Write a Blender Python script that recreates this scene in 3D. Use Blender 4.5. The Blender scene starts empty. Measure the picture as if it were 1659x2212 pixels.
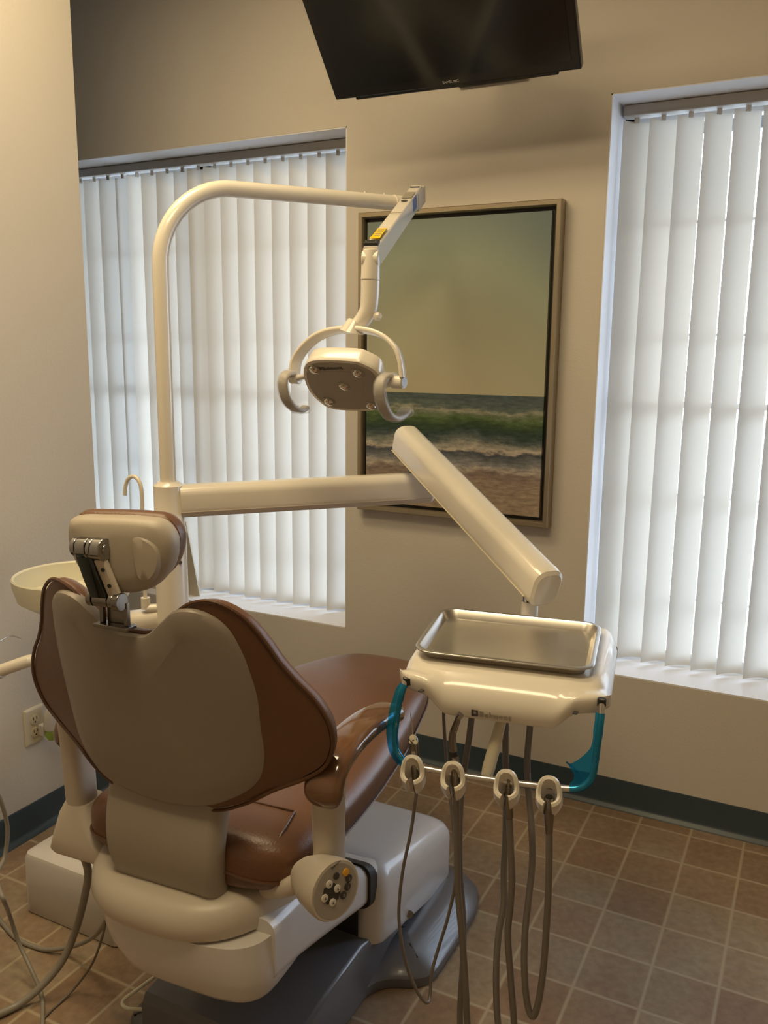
import bpy, math, random
from mathutils import Vector, Matrix, noise
random.seed(7)
PI = math.pi
sc = bpy.context.scene
COL = sc.collection

# ------------------------------------------------------------------ camera
YAW, PITCH, ROLL, FPX = 0.470096516, 0.184082867, 0.0101499485, 1853.7
CAM = Vector((0.0, -2.669, 1.465))
IW, IH = 1659.0, 2212.0
_f = Vector((-math.sin(YAW)*math.cos(PITCH), math.cos(YAW)*math.cos(PITCH), -math.sin(PITCH)))
_r0 = Vector((math.cos(YAW), math.sin(YAW), 0)); _u0 = _r0.cross(_f)
_r = math.cos(ROLL)*_r0 + math.sin(ROLL)*_u0
_u = -math.sin(ROLL)*_r0 + math.cos(ROLL)*_u0
cam_d = bpy.data.cameras.new('camera'); cam = bpy.data.objects.new('camera', cam_d); COL.objects.link(cam)
cam.matrix_world = Matrix(((_r.x, _u.x, -_f.x, CAM.x), (_r.y, _u.y, -_f.y, CAM.y), (_r.z, _u.z, -_f.z, CAM.z), (0, 0, 0, 1)))
cam_d.sensor_fit = 'VERTICAL'; cam_d.sensor_height = 36.0; cam_d.lens = FPX/IH*36.0
cam_d.clip_start = 0.05; cam_d.clip_end = 200
sc.camera = cam

# ------------------------------------------------------------------ render look
sc.view_settings.view_transform = 'Standard'; sc.view_settings.look = 'None'
sc.view_settings.gamma = 1.0; sc.view_settings.use_curve_mapping = False
sc.view_settings.exposure = -0.10
try:
    sc.cycles.use_denoising = True
    sc.cycles.max_bounces = 10; sc.cycles.diffuse_bounces = 5; sc.cycles.glossy_bounces = 4
    sc.cycles.transmission_bounces = 8; sc.cycles.transparent_max_bounces = 12
    sc.cycles.sample_clamp_indirect = 6.0
except Exception:
    pass

# ------------------------------------------------------------------ world and lamps
SKY = 9.5
w = bpy.data.worlds.new('sky'); sc.world = w; w.use_nodes = True
nt = w.node_tree; nt.nodes.clear()
wo = nt.nodes.new('ShaderNodeOutputWorld'); bg = nt.nodes.new('ShaderNodeBackground')
tc = nt.nodes.new('ShaderNodeTexCoord'); sp = nt.nodes.new('ShaderNodeSeparateXYZ'); rp = nt.nodes.new('ShaderNodeValToRGB')
nt.links.new(tc.outputs['Generated'], sp.inputs[0]); nt.links.new(sp.outputs['Z'], rp.inputs[0])
rp.color_ramp.elements[0].position = 0.0; rp.color_ramp.elements[0].color = (.80, .89, 1.0, 1)
rp.color_ramp.elements[1].position = 0.6; rp.color_ramp.elements[1].color = (.70, .82, 1.0, 1)
nt.links.new(rp.outputs[0], bg.inputs[0]); bg.inputs[1].default_value = SKY
nt.links.new(bg.outputs[0], wo.inputs[0])

def portal(x0, x1, z0, z1, y):
    d = bpy.data.lights.new('daylight_portal', 'AREA'); d.shape = 'RECTANGLE'; d.size = x1-x0; d.size_y = z1-z0
    d.cycles.is_portal = True
    o = bpy.data.objects.new('daylight_portal', d); COL.objects.link(o)
    o.location = ((x0+x1)/2, y, (z0+z1)/2); o.rotation_euler = (-PI/2, 0, 0)
LAMP = [(-1.50, -1.30, 24.0), (-0.70, -2.15, 26.0)]     # recessed ceiling lamps: x, y, watts
LAMP_COL = (1.0, .79, .47)
CEIL = 2.90

# ------------------------------------------------------------------ pixel -> point helpers (the frame is 1659 x 2212)
def ray(px, py): return _f + (px-IW/2)/FPX*_r - (py-IH/2)/FPX*_u
def atx(px, py, x): d = ray(px, py); return CAM + d*((x-CAM.x)/d.x)
def aty(px, py, y): d = ray(px, py); return CAM + d*((y-CAM.y)/d.y)
def atz(px, py, z): d = ray(px, py); return CAM + d*((z-CAM.z)/d.z)
def atpl(px, py, pt, n):
    d = ray(px, py); n = Vector(n); return CAM + d*((Vector(pt)-CAM).dot(n)/d.dot(n))

# ------------------------------------------------------------------ materials
MATS = {}
def mat(name, col, rough=.5, metal=0.0, spec=.5, coat=0.0, trans=0.0, bump=None, var=None, alpha=1.0, emis=None):
    m = bpy.data.materials.new(name); m.use_nodes = True; t = m.node_tree; b = t.nodes['Principled BSDF']
    b.inputs['Base Color'].default_value = (*col, 1); b.inputs['Roughness'].default_value = rough
    b.inputs['Metallic'].default_value = metal; b.inputs['Specular IOR Level'].default_value = spec
    b.inputs['Coat Weight'].default_value = coat; b.inputs['Coat Roughness'].default_value = .08
    b.inputs['Transmission Weight'].default_value = trans; b.inputs['Alpha'].default_value = alpha
    if emis:
        b.inputs['Emission Color'].default_value = (*emis[0], 1); b.inputs['Emission Strength'].default_value = emis[1]
    tc = t.nodes.new('ShaderNodeTexCoord')
    if bump:
        n = t.nodes.new('ShaderNodeTexNoise'); n.inputs['Scale'].default_value = bump[0]; n.inputs['Detail'].default_value = 3
        bp = t.nodes.new('ShaderNodeBump'); bp.inputs['Strength'].default_value = bump[1]; bp.inputs['Distance'].default_value = .002
        t.links.new(tc.outputs['Object'], n.inputs['Vector']); t.links.new(n.outputs['Fac'], bp.inputs['Height']); t.links.new(bp.outputs[0], b.inputs['Normal'])
    if var:
        n = t.nodes.new('ShaderNodeTexNoise'); n.inputs['Scale'].default_value = var[0]; n.inputs['Detail'].default_value = 4
        mx = t.nodes.new('ShaderNodeMix'); mx.data_type = 'RGBA'
        mx.inputs[6].default_value = (*[c*(1-var[1]) for c in col], 1); mx.inputs[7].default_value = (*[min(1, c*(1+var[1])) for c in col], 1)
        t.links.new(tc.outputs['Object'], n.inputs['Vector']); t.links.new(n.outputs['Fac'], mx.inputs[0]); t.links.new(mx.outputs[2], b.inputs['Base Color'])
    MATS[name] = m; return m
WALL = mat('wall_paint', (.60, .555, .49), .62, spec=.25, bump=(140, .25), var=(2.2, .02))
REVEAL = mat('reveal_paint', (.78, .78, .80), .5, spec=.3)
CEILM = mat('ceiling_paint', (.72, .70, .66), .8, spec=.1)
BASEB = mat('vinyl_base', (.035, .055, .070), .38, spec=.5, var=(9, .1))
PLASTIC = mat('cream_plastic', (.74, .69, .60), .22, spec=.5, coat=.35)
PLASTIC_M = mat('matt_cream_plastic', (.55, .49, .41), .38, spec=.45)
NECK = mat('neck_shell', (.34, .295, .24), .38, spec=.4)
RAIL = mat('rail_taupe', (.46, .43, .38), .45)
SHELL = mat('taupe_shell', (.29, .25, .21), .40, spec=.4, bump=(900, .1))
HRSHELL = mat('headrest_shell', (.42, .37, .30), .42, spec=.4, bump=(800, .15))
LIGHTBASE = mat('white_lacquer', (.62, .595, .575), .25, spec=.5, coat=.3)
LEATHER = mat('brown_vinyl', (.145, .068, .035), .36, spec=.45, bump=(260, .25), var=(6, .08))
LEATHER_D = mat('brown_vinyl_piping', (.10, .045, .022), .4)
PAD = mat('glossy_brown_pad', (.15, .072, .036), .12, spec=.6, coat=.6)
GREYB = mat('grey_enamel', (.12, .125, .145), .3, spec=.5, coat=.3)
BLACK = mat('black_rubber', (.012, .012, .012), .5)
CHROME = mat('chrome', (.42, .42, .43), .07, metal=1)
STEELD = mat('dark_steel', (.26, .24, .22), .24, metal=1)
LINKM = mat('chrome_dark_reflection', (.07, .08, .08), .10, metal=1)  # chrome link bar, its dark reflection put into the metal colour
RODM = mat('brushed_steel', (.72, .70, .66), .28, metal=1)
TRAYM = mat('tray_steel', (.66, .63, .58), .30, metal=1, var=(22, .05))
HOSE = mat('grey_hose', (.16, .14, .12), .34, spec=.5, coat=.1)
HOSE_L = mat('light_grey_hose', (.25, .23, .20), .4)
TVM = mat('tv_bezel', (.008, .008, .008), .22, spec=.5)
SCREEN = mat('tv_screen', (.006, .007, .008), .16, spec=.45)
IVORY = mat('ivory_plate', (.62, .56, .42), .35)
BOWL = mat('bowl_plastic', (.80, .77, .62), .35, spec=.4, trans=.15)
GOLD = mat('frame_champagne', (.36, .30, .21), .34, metal=.7)
FRAMEB = mat('frame_black', (.010, .009, .008), .5)
DARKTXT = mat('dark_print', (.05, .045, .05), .5)
GREYTXT = mat('grey_print', (.30, .27, .22), .5)
SILVTXT = mat('silver_print', (.42, .42, .42), .4)
YELLOW = mat('yellow_sticker', (.75, .55, .01), .4)
ORANGE = mat('orange_button', (.75, .36, .03), .4)
DKBTN = mat('dark_button', (.045, .04, .035), .4)
WHBTN = mat('white_button', (.70, .66, .58), .4)
PANELG = mat('panel_grey', (.36, .33, .28), .4)
BLUELAB = mat('blue_sticker', (.02, .10, .30), .4)
OUTM = mat('outside_paving', (.40, .40, .39), .9, spec=.1)
SHADEROOF = mat('shade_roof_dark', (.08, .08, .08), .9, spec=.1)  # near black, for the added roof that dims the upper slats
WFRAME = mat('window_frame_white', (.75, .76, .78), .4)
GREENL = mat('green_liquid', (.45, .62, .10), .1, trans=.6)
MATTCARD = mat('beige_board', (.50, .44, .34), .7, spec=.1)
HEADMETAL = mat('lens_chrome', (.7, .68, .62), .1, metal=1)

def film_mat(name, col, amt, rough=.15, tcol=None):
    m = bpy.data.materials.new(name); m.use_nodes = True; t = m.node_tree; t.nodes.clear()
    o = t.nodes.new('ShaderNodeOutputMaterial'); mx = t.nodes.new('ShaderNodeMixShader'); tr = t.nodes.new('ShaderNodeBsdfTransparent')
    b = t.nodes.new('ShaderNodeBsdfPrincipled'); b.inputs['Base Color'].default_value = (*col, 1); b.inputs['Roughness'].default_value = rough
    n = t.nodes.new('ShaderNodeTexNoise'); n.inputs['Scale'].default_value = 90; bp = t.nodes.new('ShaderNodeBump'); bp.inputs['Distance'].default_value = .003; bp.inputs['Strength'].default_value = .8
    tc = t.nodes.new('ShaderNodeTexCoord'); t.links.new(tc.outputs['Object'], n.inputs['Vector']); t.links.new(n.outputs[0], bp.inputs['Height']); t.links.new(bp.outputs[0], b.inputs['Normal'])
    tr.inputs[0].default_value = (*(tcol or [.5+.5*c for c in col]), 1)
    mx.inputs[0].default_value = amt; t.links.new(tr.outputs[0], mx.inputs[1]); t.links.new(b.outputs[0], mx.inputs[2]); t.links.new(mx.outputs[0], o.inputs[0])
    return m
BLUEFILM = film_mat('blue_film', (.02, .36, .60), .22, .15, (.26, .68, .96))
CLEARFILM = film_mat('clear_film', (.85, .85, .85), .22)
GLASS = film_mat('window_glass', (.9, .95, 1.0), .06, .02)

def slat_mat():
    m = bpy.data.materials.new('slat_vinyl'); m.use_nodes = True; t = m.node_tree; t.nodes.clear()
    o = t.nodes.new('ShaderNodeOutputMaterial'); mx = t.nodes.new('ShaderNodeMixShader')
    d = t.nodes.new('ShaderNodeBsdfPrincipled'); d.inputs['Base Color'].default_value = (.60, .555, .475, 1); d.inputs['Roughness'].default_value = .5
    tr = t.nodes.new('ShaderNodeBsdfTranslucent'); tr.inputs[0].default_value = (.92, .88, .79, 1)
    mx.inputs[0].default_value = .17
    t.links.new(d.outputs[0], mx.inputs[1]); t.links.new(tr.outputs[0], mx.inputs[2]); t.links.new(mx.outputs[0], o.inputs[0]); return m
SLAT = slat_mat()

def floor_mat():
    m = bpy.data.materials.new('vinyl_tile_floor'); m.use_nodes = True; t = m.node_tree; N = t.nodes; L = t.links; b = N['Principled BSDF']
    tc = N.new('ShaderNodeTexCoord'); mp = N.new('ShaderNodeVectorMath'); mp.operation = 'ADD'; mp.inputs[1].default_value = (10*.1535+.1505, 30*.161+.352, 0)
    dv = N.new('ShaderNodeVectorMath'); dv.operation = 'DIVIDE'; dv.inputs[1].default_value = (.1535, .161, 1)
    L.new(tc.outputs['Object'], mp.inputs[0]); L.new(mp.outputs[0], dv.inputs[0])
    fr = N.new('ShaderNodeVectorMath'); fr.operation = 'FRACTION'; fl = N.new('ShaderNodeVectorMath'); fl.operation = 'FLOOR'
    L.new(dv.outputs[0], fr.inputs[0]); L.new(dv.outputs[0], fl.inputs[0])
    s = N.new('ShaderNodeSeparateXYZ'); L.new(fr.outputs[0], s.inputs[0])
    def near(out):
        a = N.new('ShaderNodeMath'); a.operation = 'SUBTRACT'; a.inputs[1].default_value = .5; L.new(out, a.inputs[0])
        c = N.new('ShaderNodeMath'); c.operation = 'ABSOLUTE'; L.new(a.outputs[0], c.inputs[0])
        r = N.new('ShaderNodeMapRange'); r.inputs[1].default_value = .462; r.inputs[2].default_value = .492; L.new(c.outputs[0], r.inputs[0]); return r.outputs[0]
    mxm = N.new('ShaderNodeMath'); mxm.operation = 'MAXIMUM'; L.new(near(s.outputs[0]), mxm.inputs[0]); L.new(near(s.outputs[1]), mxm.inputs[1])
    wn = N.new('ShaderNodeTexWhiteNoise'); wn.noise_dimensions = '3D'; L.new(fl.outputs[0], wn.inputs['Vector'])
    n1 = N.new('ShaderNodeTexNoise'); n1.inputs['Scale'].default_value = 9; n1.inputs['Detail'].default_value = 6; n1.inputs['Roughness'].default_value = .65; L.new(tc.outputs['Object'], n1.inputs['Vector'])
    n2 = N.new('ShaderNodeTexNoise'); n2.inputs['Scale'].default_value = 55; n2.inputs['Detail'].default_value = 4; L.new(tc.outputs['Object'], n2.inputs['Vector'])
    ad = N.new('ShaderNodeMath'); ad.operation = 'MULTIPLY_ADD'; ad.inputs[1].default_value = .45; L.new(wn.outputs['Value'], ad.inputs[0]); 
    sb = N.new('ShaderNodeMath'); sb.operation = 'SUBTRACT'; sb.inputs[1].default_value = .22; L.new(n1.outputs['Fac'], sb.inputs[0]); L.new(sb.outputs[0], ad.inputs[2])
    cr = N.new('ShaderNodeValToRGB'); e = cr.color_ramp.elements; e[0].position = .18; e[0].color = (.235, .15, .093, 1); e[1].position = .85; e[1].color = (.32, .265, .19, 1)
    k = e.new(.5); k.color = (.285, .20, .13, 1)
    L.new(ad.outputs[0], cr.inputs[0])
    mo = N.new('ShaderNodeMix'); mo.data_type = 'RGBA'; mo.blend_type = 'MULTIPLY'; mo.inputs[0].default_value = .5
    g = N.new('ShaderNodeMapRange'); g.inputs[1].default_value = .3; g.inputs[2].default_value = .7; g.inputs[3].default_value = .65; g.inputs[4].default_value = 1.2; L.new(n2.outputs['Fac'], g.inputs[0])
    L.new(cr.outputs[0], mo.inputs[6]); L.new(g.outputs[0], mo.inputs[7])
    mg = N.new('ShaderNodeMix'); mg.data_type = 'RGBA'; mg.inputs[7].default_value = (.44, .37, .26, 1)
    q = N.new('ShaderNodeMath'); q.operation = 'MULTIPLY'; q.inputs[1].default_value = .8; L.new(mxm.outputs[0], q.inputs[0]); L.new(q.outputs[0], mg.inputs[0])
    L.new(mo.outputs[2], mg.inputs[6]); L.new(mg.outputs[2], b.inputs['Base Color'])
    b.inputs['Roughness'].default_value = .42; b.inputs['Specular IOR Level'].default_value = .35
    bp = N.new('ShaderNodeBump'); bp.inputs['Strength'].default_value = .25; bp.inputs['Distance'].default_value = .002; L.new(n2.outputs['Fac'], bp.inputs['Height']); L.new(bp.outputs[0], b.inputs['Normal'])
    return m
FLOORM = floor_mat()

def canvas_mat():
    # a printed seascape: U 0..1 left to right, V 0..1 bottom to top
    m = bpy.data.materials.new('seascape_print'); m.use_nodes = True; t = m.node_tree; N = t.nodes; L = t.links; b = N['Principled BSDF']
    tc = N.new('ShaderNodeTexCoord'); s = N.new('ShaderNodeSeparateXYZ'); L.new(tc.outputs['UV'], s.inputs[0])
    def math_(op, a, c=None, v=None):
        n = N.new('ShaderNodeMath'); n.operation = op; L.new(a, n.inputs[0])
        if c is not None: L.new(c, n.inputs[1])
        if v is not None: n.inputs[1].default_value = v
        return n.outputs[0]
    def noise_(sx, sy, scale, detail=5):
        mp = N.new('ShaderNodeMapping'); mp.inputs['Scale'].default_value = (sx, sy, 1); L.new(tc.outputs['UV'], mp.inputs[0])
        n = N.new('ShaderNodeTexNoise'); n.inputs['Scale'].default_value = scale; n.inputs['Detail'].default_value = detail; n.inputs['Roughness'].default_value = .65; L.new(mp.outputs[0], n.inputs['Vector']); return n.outputs['Fac']
    # water and sand: v shifted by noise
    n = noise_(1.0, 3.2, 4.0); n = math_('SUBTRACT', n, v=.5); n = math_('MULTIPLY', n, v=.105)
    below = math_('LESS_THAN', s.outputs[1], v=.408)
    n = math_('MULTIPLY', n, below)
    v = math_('ADD', s.outputs[1], n)
    cr = N.new('ShaderNodeValToRGB'); e = cr.color_ramp.elements
    stops = [(0, (.34, .26, .19)), (.10, (.31, .24, .18)), (.135, (.22, .17, .15)), (.15, (.46, .40, .33)), (.165, (.24, .24, .24)), (.185, (.13, .14, .15)), (.205, (.07, .08, .10)), (.215, (.48, .42, .34)), (.232, (.28, .28, .24)),
             (.25, (0.105, 0.128, 0.120)), (.275, (0.034, 0.060, 0.049)), (.30, (0.045, 0.075, 0.038)), (.33, (0.098, 0.150, 0.060)), (.345, (0.173, 0.203, 0.135)), (.355, (0.300, 0.300, 0.225)), (.365, (0.112, 0.143, 0.128)), (.40, (0.083, 0.112, 0.116))]
    e[0].position = stops[0][0]; e[0].color = (*stops[0][1], 1); e[1].position = stops[-1][0]; e[1].color = (*stops[-1][1], 1)
    for p_, c_ in stops[1:-1]:
        k = e.new(p_); k.color = (*c_, 1)
    L.new(v, cr.inputs[0])
    st = noise_(3.0, 16.0, 6.0, 8); stm = N.new('ShaderNodeMapRange'); stm.inputs[1].default_value = .3; stm.inputs[2].default_value = .72; stm.inputs[3].default_value = .55; stm.inputs[4].default_value = 1.45; L.new(st, stm.inputs[0])
    mu = N.new('ShaderNodeMix'); mu.data_type = 'RGBA'; mu.blend_type = 'MULTIPLY'; mu.inputs[0].default_value = .9; L.new(cr.outputs[0], mu.inputs[6]); L.new(stm.outputs[0], mu.inputs[7])
    # sky
    sk = N.new('ShaderNodeValToRGB'); e = sk.color_ramp.elements
    stops = [(.332, (.46, .42, .29)), (.42, (.43, .41, .29)), (.56, (.36, .37, .27)), (.70, (.28, .32, .25)), (.82, (.19, .235, .22)), (1, (.11, .15, .165))]
    e[0].position = stops[0][0]; e[0].color = (*stops[0][1], 1); e[1].position = 1; e[1].color = (*stops[-1][1], 1)
    for p_, c_ in stops[1:-1]:
        k = e.new(p_); k.color = (*c_, 1)
    cl = noise_(1.4, 1.2, 2.2, 7); cl = math_('SUBTRACT', cl, v=.5); cl = math_('MULTIPLY', cl, v=.07)
    # corner falling off to blue grey, part of the print
    ux = math_('SUBTRACT', s.outputs[0], v=.42); ux = math_('MULTIPLY', ux, ux); ux = math_('MULTIPLY', ux, v=.42)
    vv = math_('ADD', s.outputs[1], cl); vv = math_('ADD', vv, ux)
    vm = math_('MULTIPLY', vv, v=.80); L.new(vm, sk.inputs[0])
    mx = N.new('ShaderNodeMix'); mx.data_type = 'RGBA'; L.new(below, mx.inputs[0]); L.new(sk.outputs[0], mx.inputs[6]); L.new(mu.outputs[2], mx.inputs[7])
    L.new(mx.outputs[2], b.inputs['Base Color']); b.inputs['Roughness'].default_value = .6; b.inputs['Specular IOR Level'].default_value = .2
    return m
CANVAS = canvas_mat()

# ------------------------------------------------------------------ mesh building
class G:
    def __init__(s): s.v = []; s.f = []; s.flat = []
    def add(s, v, f):
        o = len(s.v); s.v += [Vector(p) for p in v]; s.f += [tuple(i+o for i in q) for q in f]; return s
    def box(s, c, d, rot=None):
        c = Vector(c); pts = []
        for sx in (-1, 1):
            for sy in (-1, 1):
                for sz in (-1, 1):
                    q = Vector((sx*d[0]/2, sy*d[1]/2, sz*d[2]/2))
                    if rot: q = rot @ q
                    pts.append(c+q)
        return s.add(pts, [(0, 1, 3, 2), (4, 6, 7, 5), (0, 4, 5, 1), (2, 3, 7, 6), (0, 2, 6, 4), (1, 5, 7, 3)])
    def b2(s, a, b): return s.box([(a[i]+b[i])/2 for i in range(3)], [abs(b[i]-a[i]) for i in range(3)])
    def loft(s, rings, cap=True, closed=True):
        n = len(rings[0]); v = [p for r in rings for p in r]; f = []
        for i in range(len(rings)-1):
            for j in range(n if closed else n-1):
                k = (j+1) % n; f.append((i*n+j, i*n+k, (i+1)*n+k, (i+1)*n+j))
        if cap and closed:
            f.append(tuple(reversed(range(n)))); f.append(tuple((len(rings)-1)*n+j for j in range(n)))
        return s.add(v, f)
    def sweep(s, path, section, scales=None, up=None, cap=True):
        path = [Vector(p) for p in path]; rings = []; N = len(path); pu = None
        for i, p in enumerate(path):
            t = (path[min(i+1, N-1)]-path[max(i-1, 0)]).normalized()
            if pu is None:
                u0 = Vector(up) if up else (Vector((0, 0, 1)) if abs(t.z) < .9 else Vector((0, 1, 0)))
                pu = (u0-t*u0.dot(t)).normalized()
            else:
                pu = (pu-t*pu.dot(t)).normalized()
            sd = t.cross(pu)
            k = scales[i] if scales else 1.0
            kx, ky = (k if isinstance(k, tuple) else (k, k))
            rings.append([p+sd*(a*kx)+pu*(b*ky) for a, b in section])
        return s.loft(rings, cap)
    def tube(s, path, r, n=12, cap=True):
        sec = [(math.cos(2*PI*i/n), math.sin(2*PI*i/n)) for i in range(n)]
        sc_ = r if isinstance(r, list) else [r]*len(path)
        return s.sweep(path, sec, sc_, cap=cap)
    def cyl(s, a, b, r, r2=None, n=24): return s.tube([a, b], [r, r if r2 is None else r2], n)
    def lathe(s, prof, c, axis=(0, 0, 1), n=40):
        ax = Vector(axis).normalized(); q = Vector((0, 0, 1)).rotation_difference(ax); c = Vector(c); rings = []
        for r, h in prof:
            rings.append([c+q @ Vector((r*math.cos(2*PI*i/n), r*math.sin(2*PI*i/n), h)) for i in range(n)])
        return s.loft(rings, cap=True)
    def xf(s, M): s.v = [M @ p for p in s.v]; return s

def smooth(pts, k=8, closed=False):
    P = [Vector(p) for p in pts]; n = len(P); out = []
    rng = range(n if closed else n-1)
    for i in rng:
        a = P[(i-1) % n] if closed or i > 0 else P[0]; b = P[i]; c = P[(i+1) % n]; d = P[(i+2) % n] if closed or i < n-2 else P[n-1]
        for j in range(k):
            t = j/k
            out.append(.5*((2*b)+(c-a)*t+(2*a-5*b+4*c-d)*t*t+(3*b-a-3*c+d)*t**3))
    if not closed: out.append(P[-1])
    return out
def rr(w, h, r, n=5):
    out = []
    for cx, cy, a0 in ((w/2-r, h/2-r, 0), (-w/2+r, h/2-r, PI/2), (-w/2+r, -h/2+r, PI), (w/2-r, -h/2+r, 3*PI/2)):
        for i in range(n+1):
            a = a0+PI/2*i/n; out.append((cx+r*math.cos(a), cy+r*math.sin(a)))
    return out
def sup(a, b, e, n=40):
    out = []
    for i in range(n):
        t = 2*PI*i/n; c, s_ = math.cos(t), math.sin(t)
        out.append((a*math.copysign(abs(c)**(2/e), c), b*math.copysign(abs(s_)**(2/e), s_)))
    return out

WM = {}
def root(name, loc, label, cat, group=None, rz=0.0):
    o = bpy.data.objects.new(name, None); COL.objects.link(o); o.location = loc; o.rotation_euler = (0, 0, rz); o.empty_display_size = .05
    WM[o.name] = Matrix.Translation(Vector(loc)) @ Matrix.Rotation(rz, 4, 'Z'); tag(o, label, cat, group); return o
def tag(o, label=None, cat=None, group=None, kind=None):
    if label: o['label'] = label
    if cat: o['category'] = cat
    if group: o['group'] = group
    if kind: o['kind'] = kind
    return o
def obj(name, g, m, parent=None, S=None, bev=0, sub=0, shade=True, seg=3, base=False, label=None):
    """g holds vertices in space S (world if None); the object's origin goes to the middle (or base) of the mesh"""
    S = S or Matrix.Identity(4); Wp = WM[parent.name] if parent else Matrix.Identity(4); M = Wp.inverted() @ S
    vs = [M @ p for p in g.v]
    lo = Vector([min(p[i] for p in vs) for i in range(3)]); hi = Vector([max(p[i] for p in vs) for i in range(3)])
    c = (lo+hi)/2
    if base: c.z = lo.z
    me = bpy.data.meshes.new(name); me.from_pydata([p-c for p in vs], [], g.f); me.validate(); me.update()
    import bmesh
    bm = bmesh.new(); bm.from_mesh(me); bmesh.ops.recalc_face_normals(bm, faces=bm.faces); bm.to_mesh(me); bm.free()
    if shade:
        for p in me.polygons: p.use_smooth = True
    if m: me.materials.append(m)
    o = bpy.data.objects.new(name, me); COL.objects.link(o); o.location = c
    if parent: o.parent = parent
    WM[o.name] = Wp @ Matrix.Translation(c)
    if bev:
        b = o.modifiers.new('bevel', 'BEVEL'); b.width = bev; b.segments = seg; b.limit_method = 'ANGLE'; b.angle_limit = math.radians(35)
        b.use_clamp_overlap = True; b.harden_normals = False
    if sub:
        q = o.modifiers.new('subd', 'SUBSURF'); q.levels = sub; q.render_levels = sub
    if shade and not sub:
        try: me.set_sharp_from_angle(angle=math.radians(38))
        except Exception: pass
    if label: o['label'] = label
    return o
def text(name, s, size, origin, ex, ey, m, parent, ext=.0004, align='LEFT'):
    """text laid in the plane (ex, ey) of world space, turned to mesh"""
    cu = bpy.data.curves.new('t', 'FONT'); cu.body = s; cu.size = size; cu.extrude = ext; cu.align_x = align; cu.resolution_u = 3
    t = bpy.data.objects.new('t', cu); COL.objects.link(t); bpy.context.view_layer.update()
    dg = bpy.context.evaluated_depsgraph_get(); me = bpy.data.meshes.new_from_object(t.evaluated_get(dg))
    g = G(); ex = Vector(ex).normalized(); ey = (Vector(ey)-ex*Vector(ey).dot(ex)).normalized(); ez = ex.cross(ey); o0 = Vector(origin)
    g.add([o0+ex*v.co.x+ey*v.co.y+ez*v.co.z for v in me.vertices], [tuple(p.vertices) for p in me.polygons])
    bpy.data.objects.remove(t); bpy.data.curves.remove(cu); bpy.data.meshes.remove(me)
    return obj(name, g, m, parent, shade=False)

# ------------------------------------------------------------------ room
def struct(name, g, m, **k): o = obj(name, g, m, **k); o['kind'] = 'structure'; return o
XL, XR, YB = -2.045, 1.75, -4.10          # left wall, right wall, wall behind the camera
YE = -0.678                               # where the left wall stops short of the window wall
WT = 0.26                                 # thickness of the window wall
ZS, ZT = 0.452, 2.208                     # sill and head of both windows
LW = (-3.02, -1.511); RWN = (-0.631, 0.72)
struct('floor', G().b2((-3.60, YB-.1, -.10), (XR+.12, WT, 0)), FLOORM, shade=False)
g = G().b2((-3.6, YB-.1, CEIL), (XR+.12, WT, CEIL+.1)); struct('ceiling', g, CEILM, shade=False)
g = G()
for a, b in (((-3.6, 0, 0), (LW[0], WT, CEIL)), ((LW[0], 0, 0), (LW[1], WT, ZS)), ((LW[0], 0, ZT), (LW[1], WT, CEIL)), ((LW[1], 0, 0), (RWN[0], WT, CEIL)),
             ((RWN[0], 0, 0), (RWN[1], WT, ZS)), ((RWN[0], 0, ZT), (RWN[1], WT, CEIL)), ((RWN[1], 0, 0), (XR+.12, WT, CEIL))): g.b2(a, b)
struct('wall_back', g, WALL, shade=False)
struct('wall_left', G().b2((XL-.13, YB, 0), (XL, YE, CEIL)), WALL, shade=False)
struct('wall_far_left', G().b2((-3.6, YB, 0), (-3.5, 0, CEIL)), WALL, shade=False)
struct('wall_right', G().b2((XR, YB, 0), (XR+.12, 0, CEIL)), WALL, shade=False)
struct('wall_front', G().b2((-3.6, YB-.1, 0), (XR+.12, YB, CEIL)), WALL, shade=False)
def cove(path, name):
    # vinyl cove base: 10 cm high with a toe flare, run along a polyline (room side on the right hand)
    g = G(); prof = [(0, 0), (.020, 0), (.017, .005), (.009, .011), (.0045, .02), (.004, .095), (.0025, .0995), (0, .1)]
    rings = []
    for i, p in enumerate(path):
        p = Vector((*p, 0)); d0 = (Vector((*path[i], 0))-Vector((*path[i-1], 0))).normalized() if i > 0 else None
        d1 = (Vector((*path[i+1], 0))-p).normalized() if i < len(path)-1 else None
        n0 = Vector((d0.y, -d0.x, 0)) if d0 else None; n1 = Vector((d1.y, -d1.x, 0)) if d1 else None
        nn = n0 or n1
        if n0 and n1: nn = (n0+n1); nn = nn/(nn.dot(n0))
        rings.append([p+nn*a+Vector((0, 0, h)) for a, h in prof])
    g.loft(rings); return struct(name, g, BASEB)
cove([(-3.5, 0), (XR, 0)], 'baseboard_back')
cove([(XL, YB), (XL, YE), (XL-.13, YE), (XL-.13, YB)], 'baseboard_left')
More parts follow.
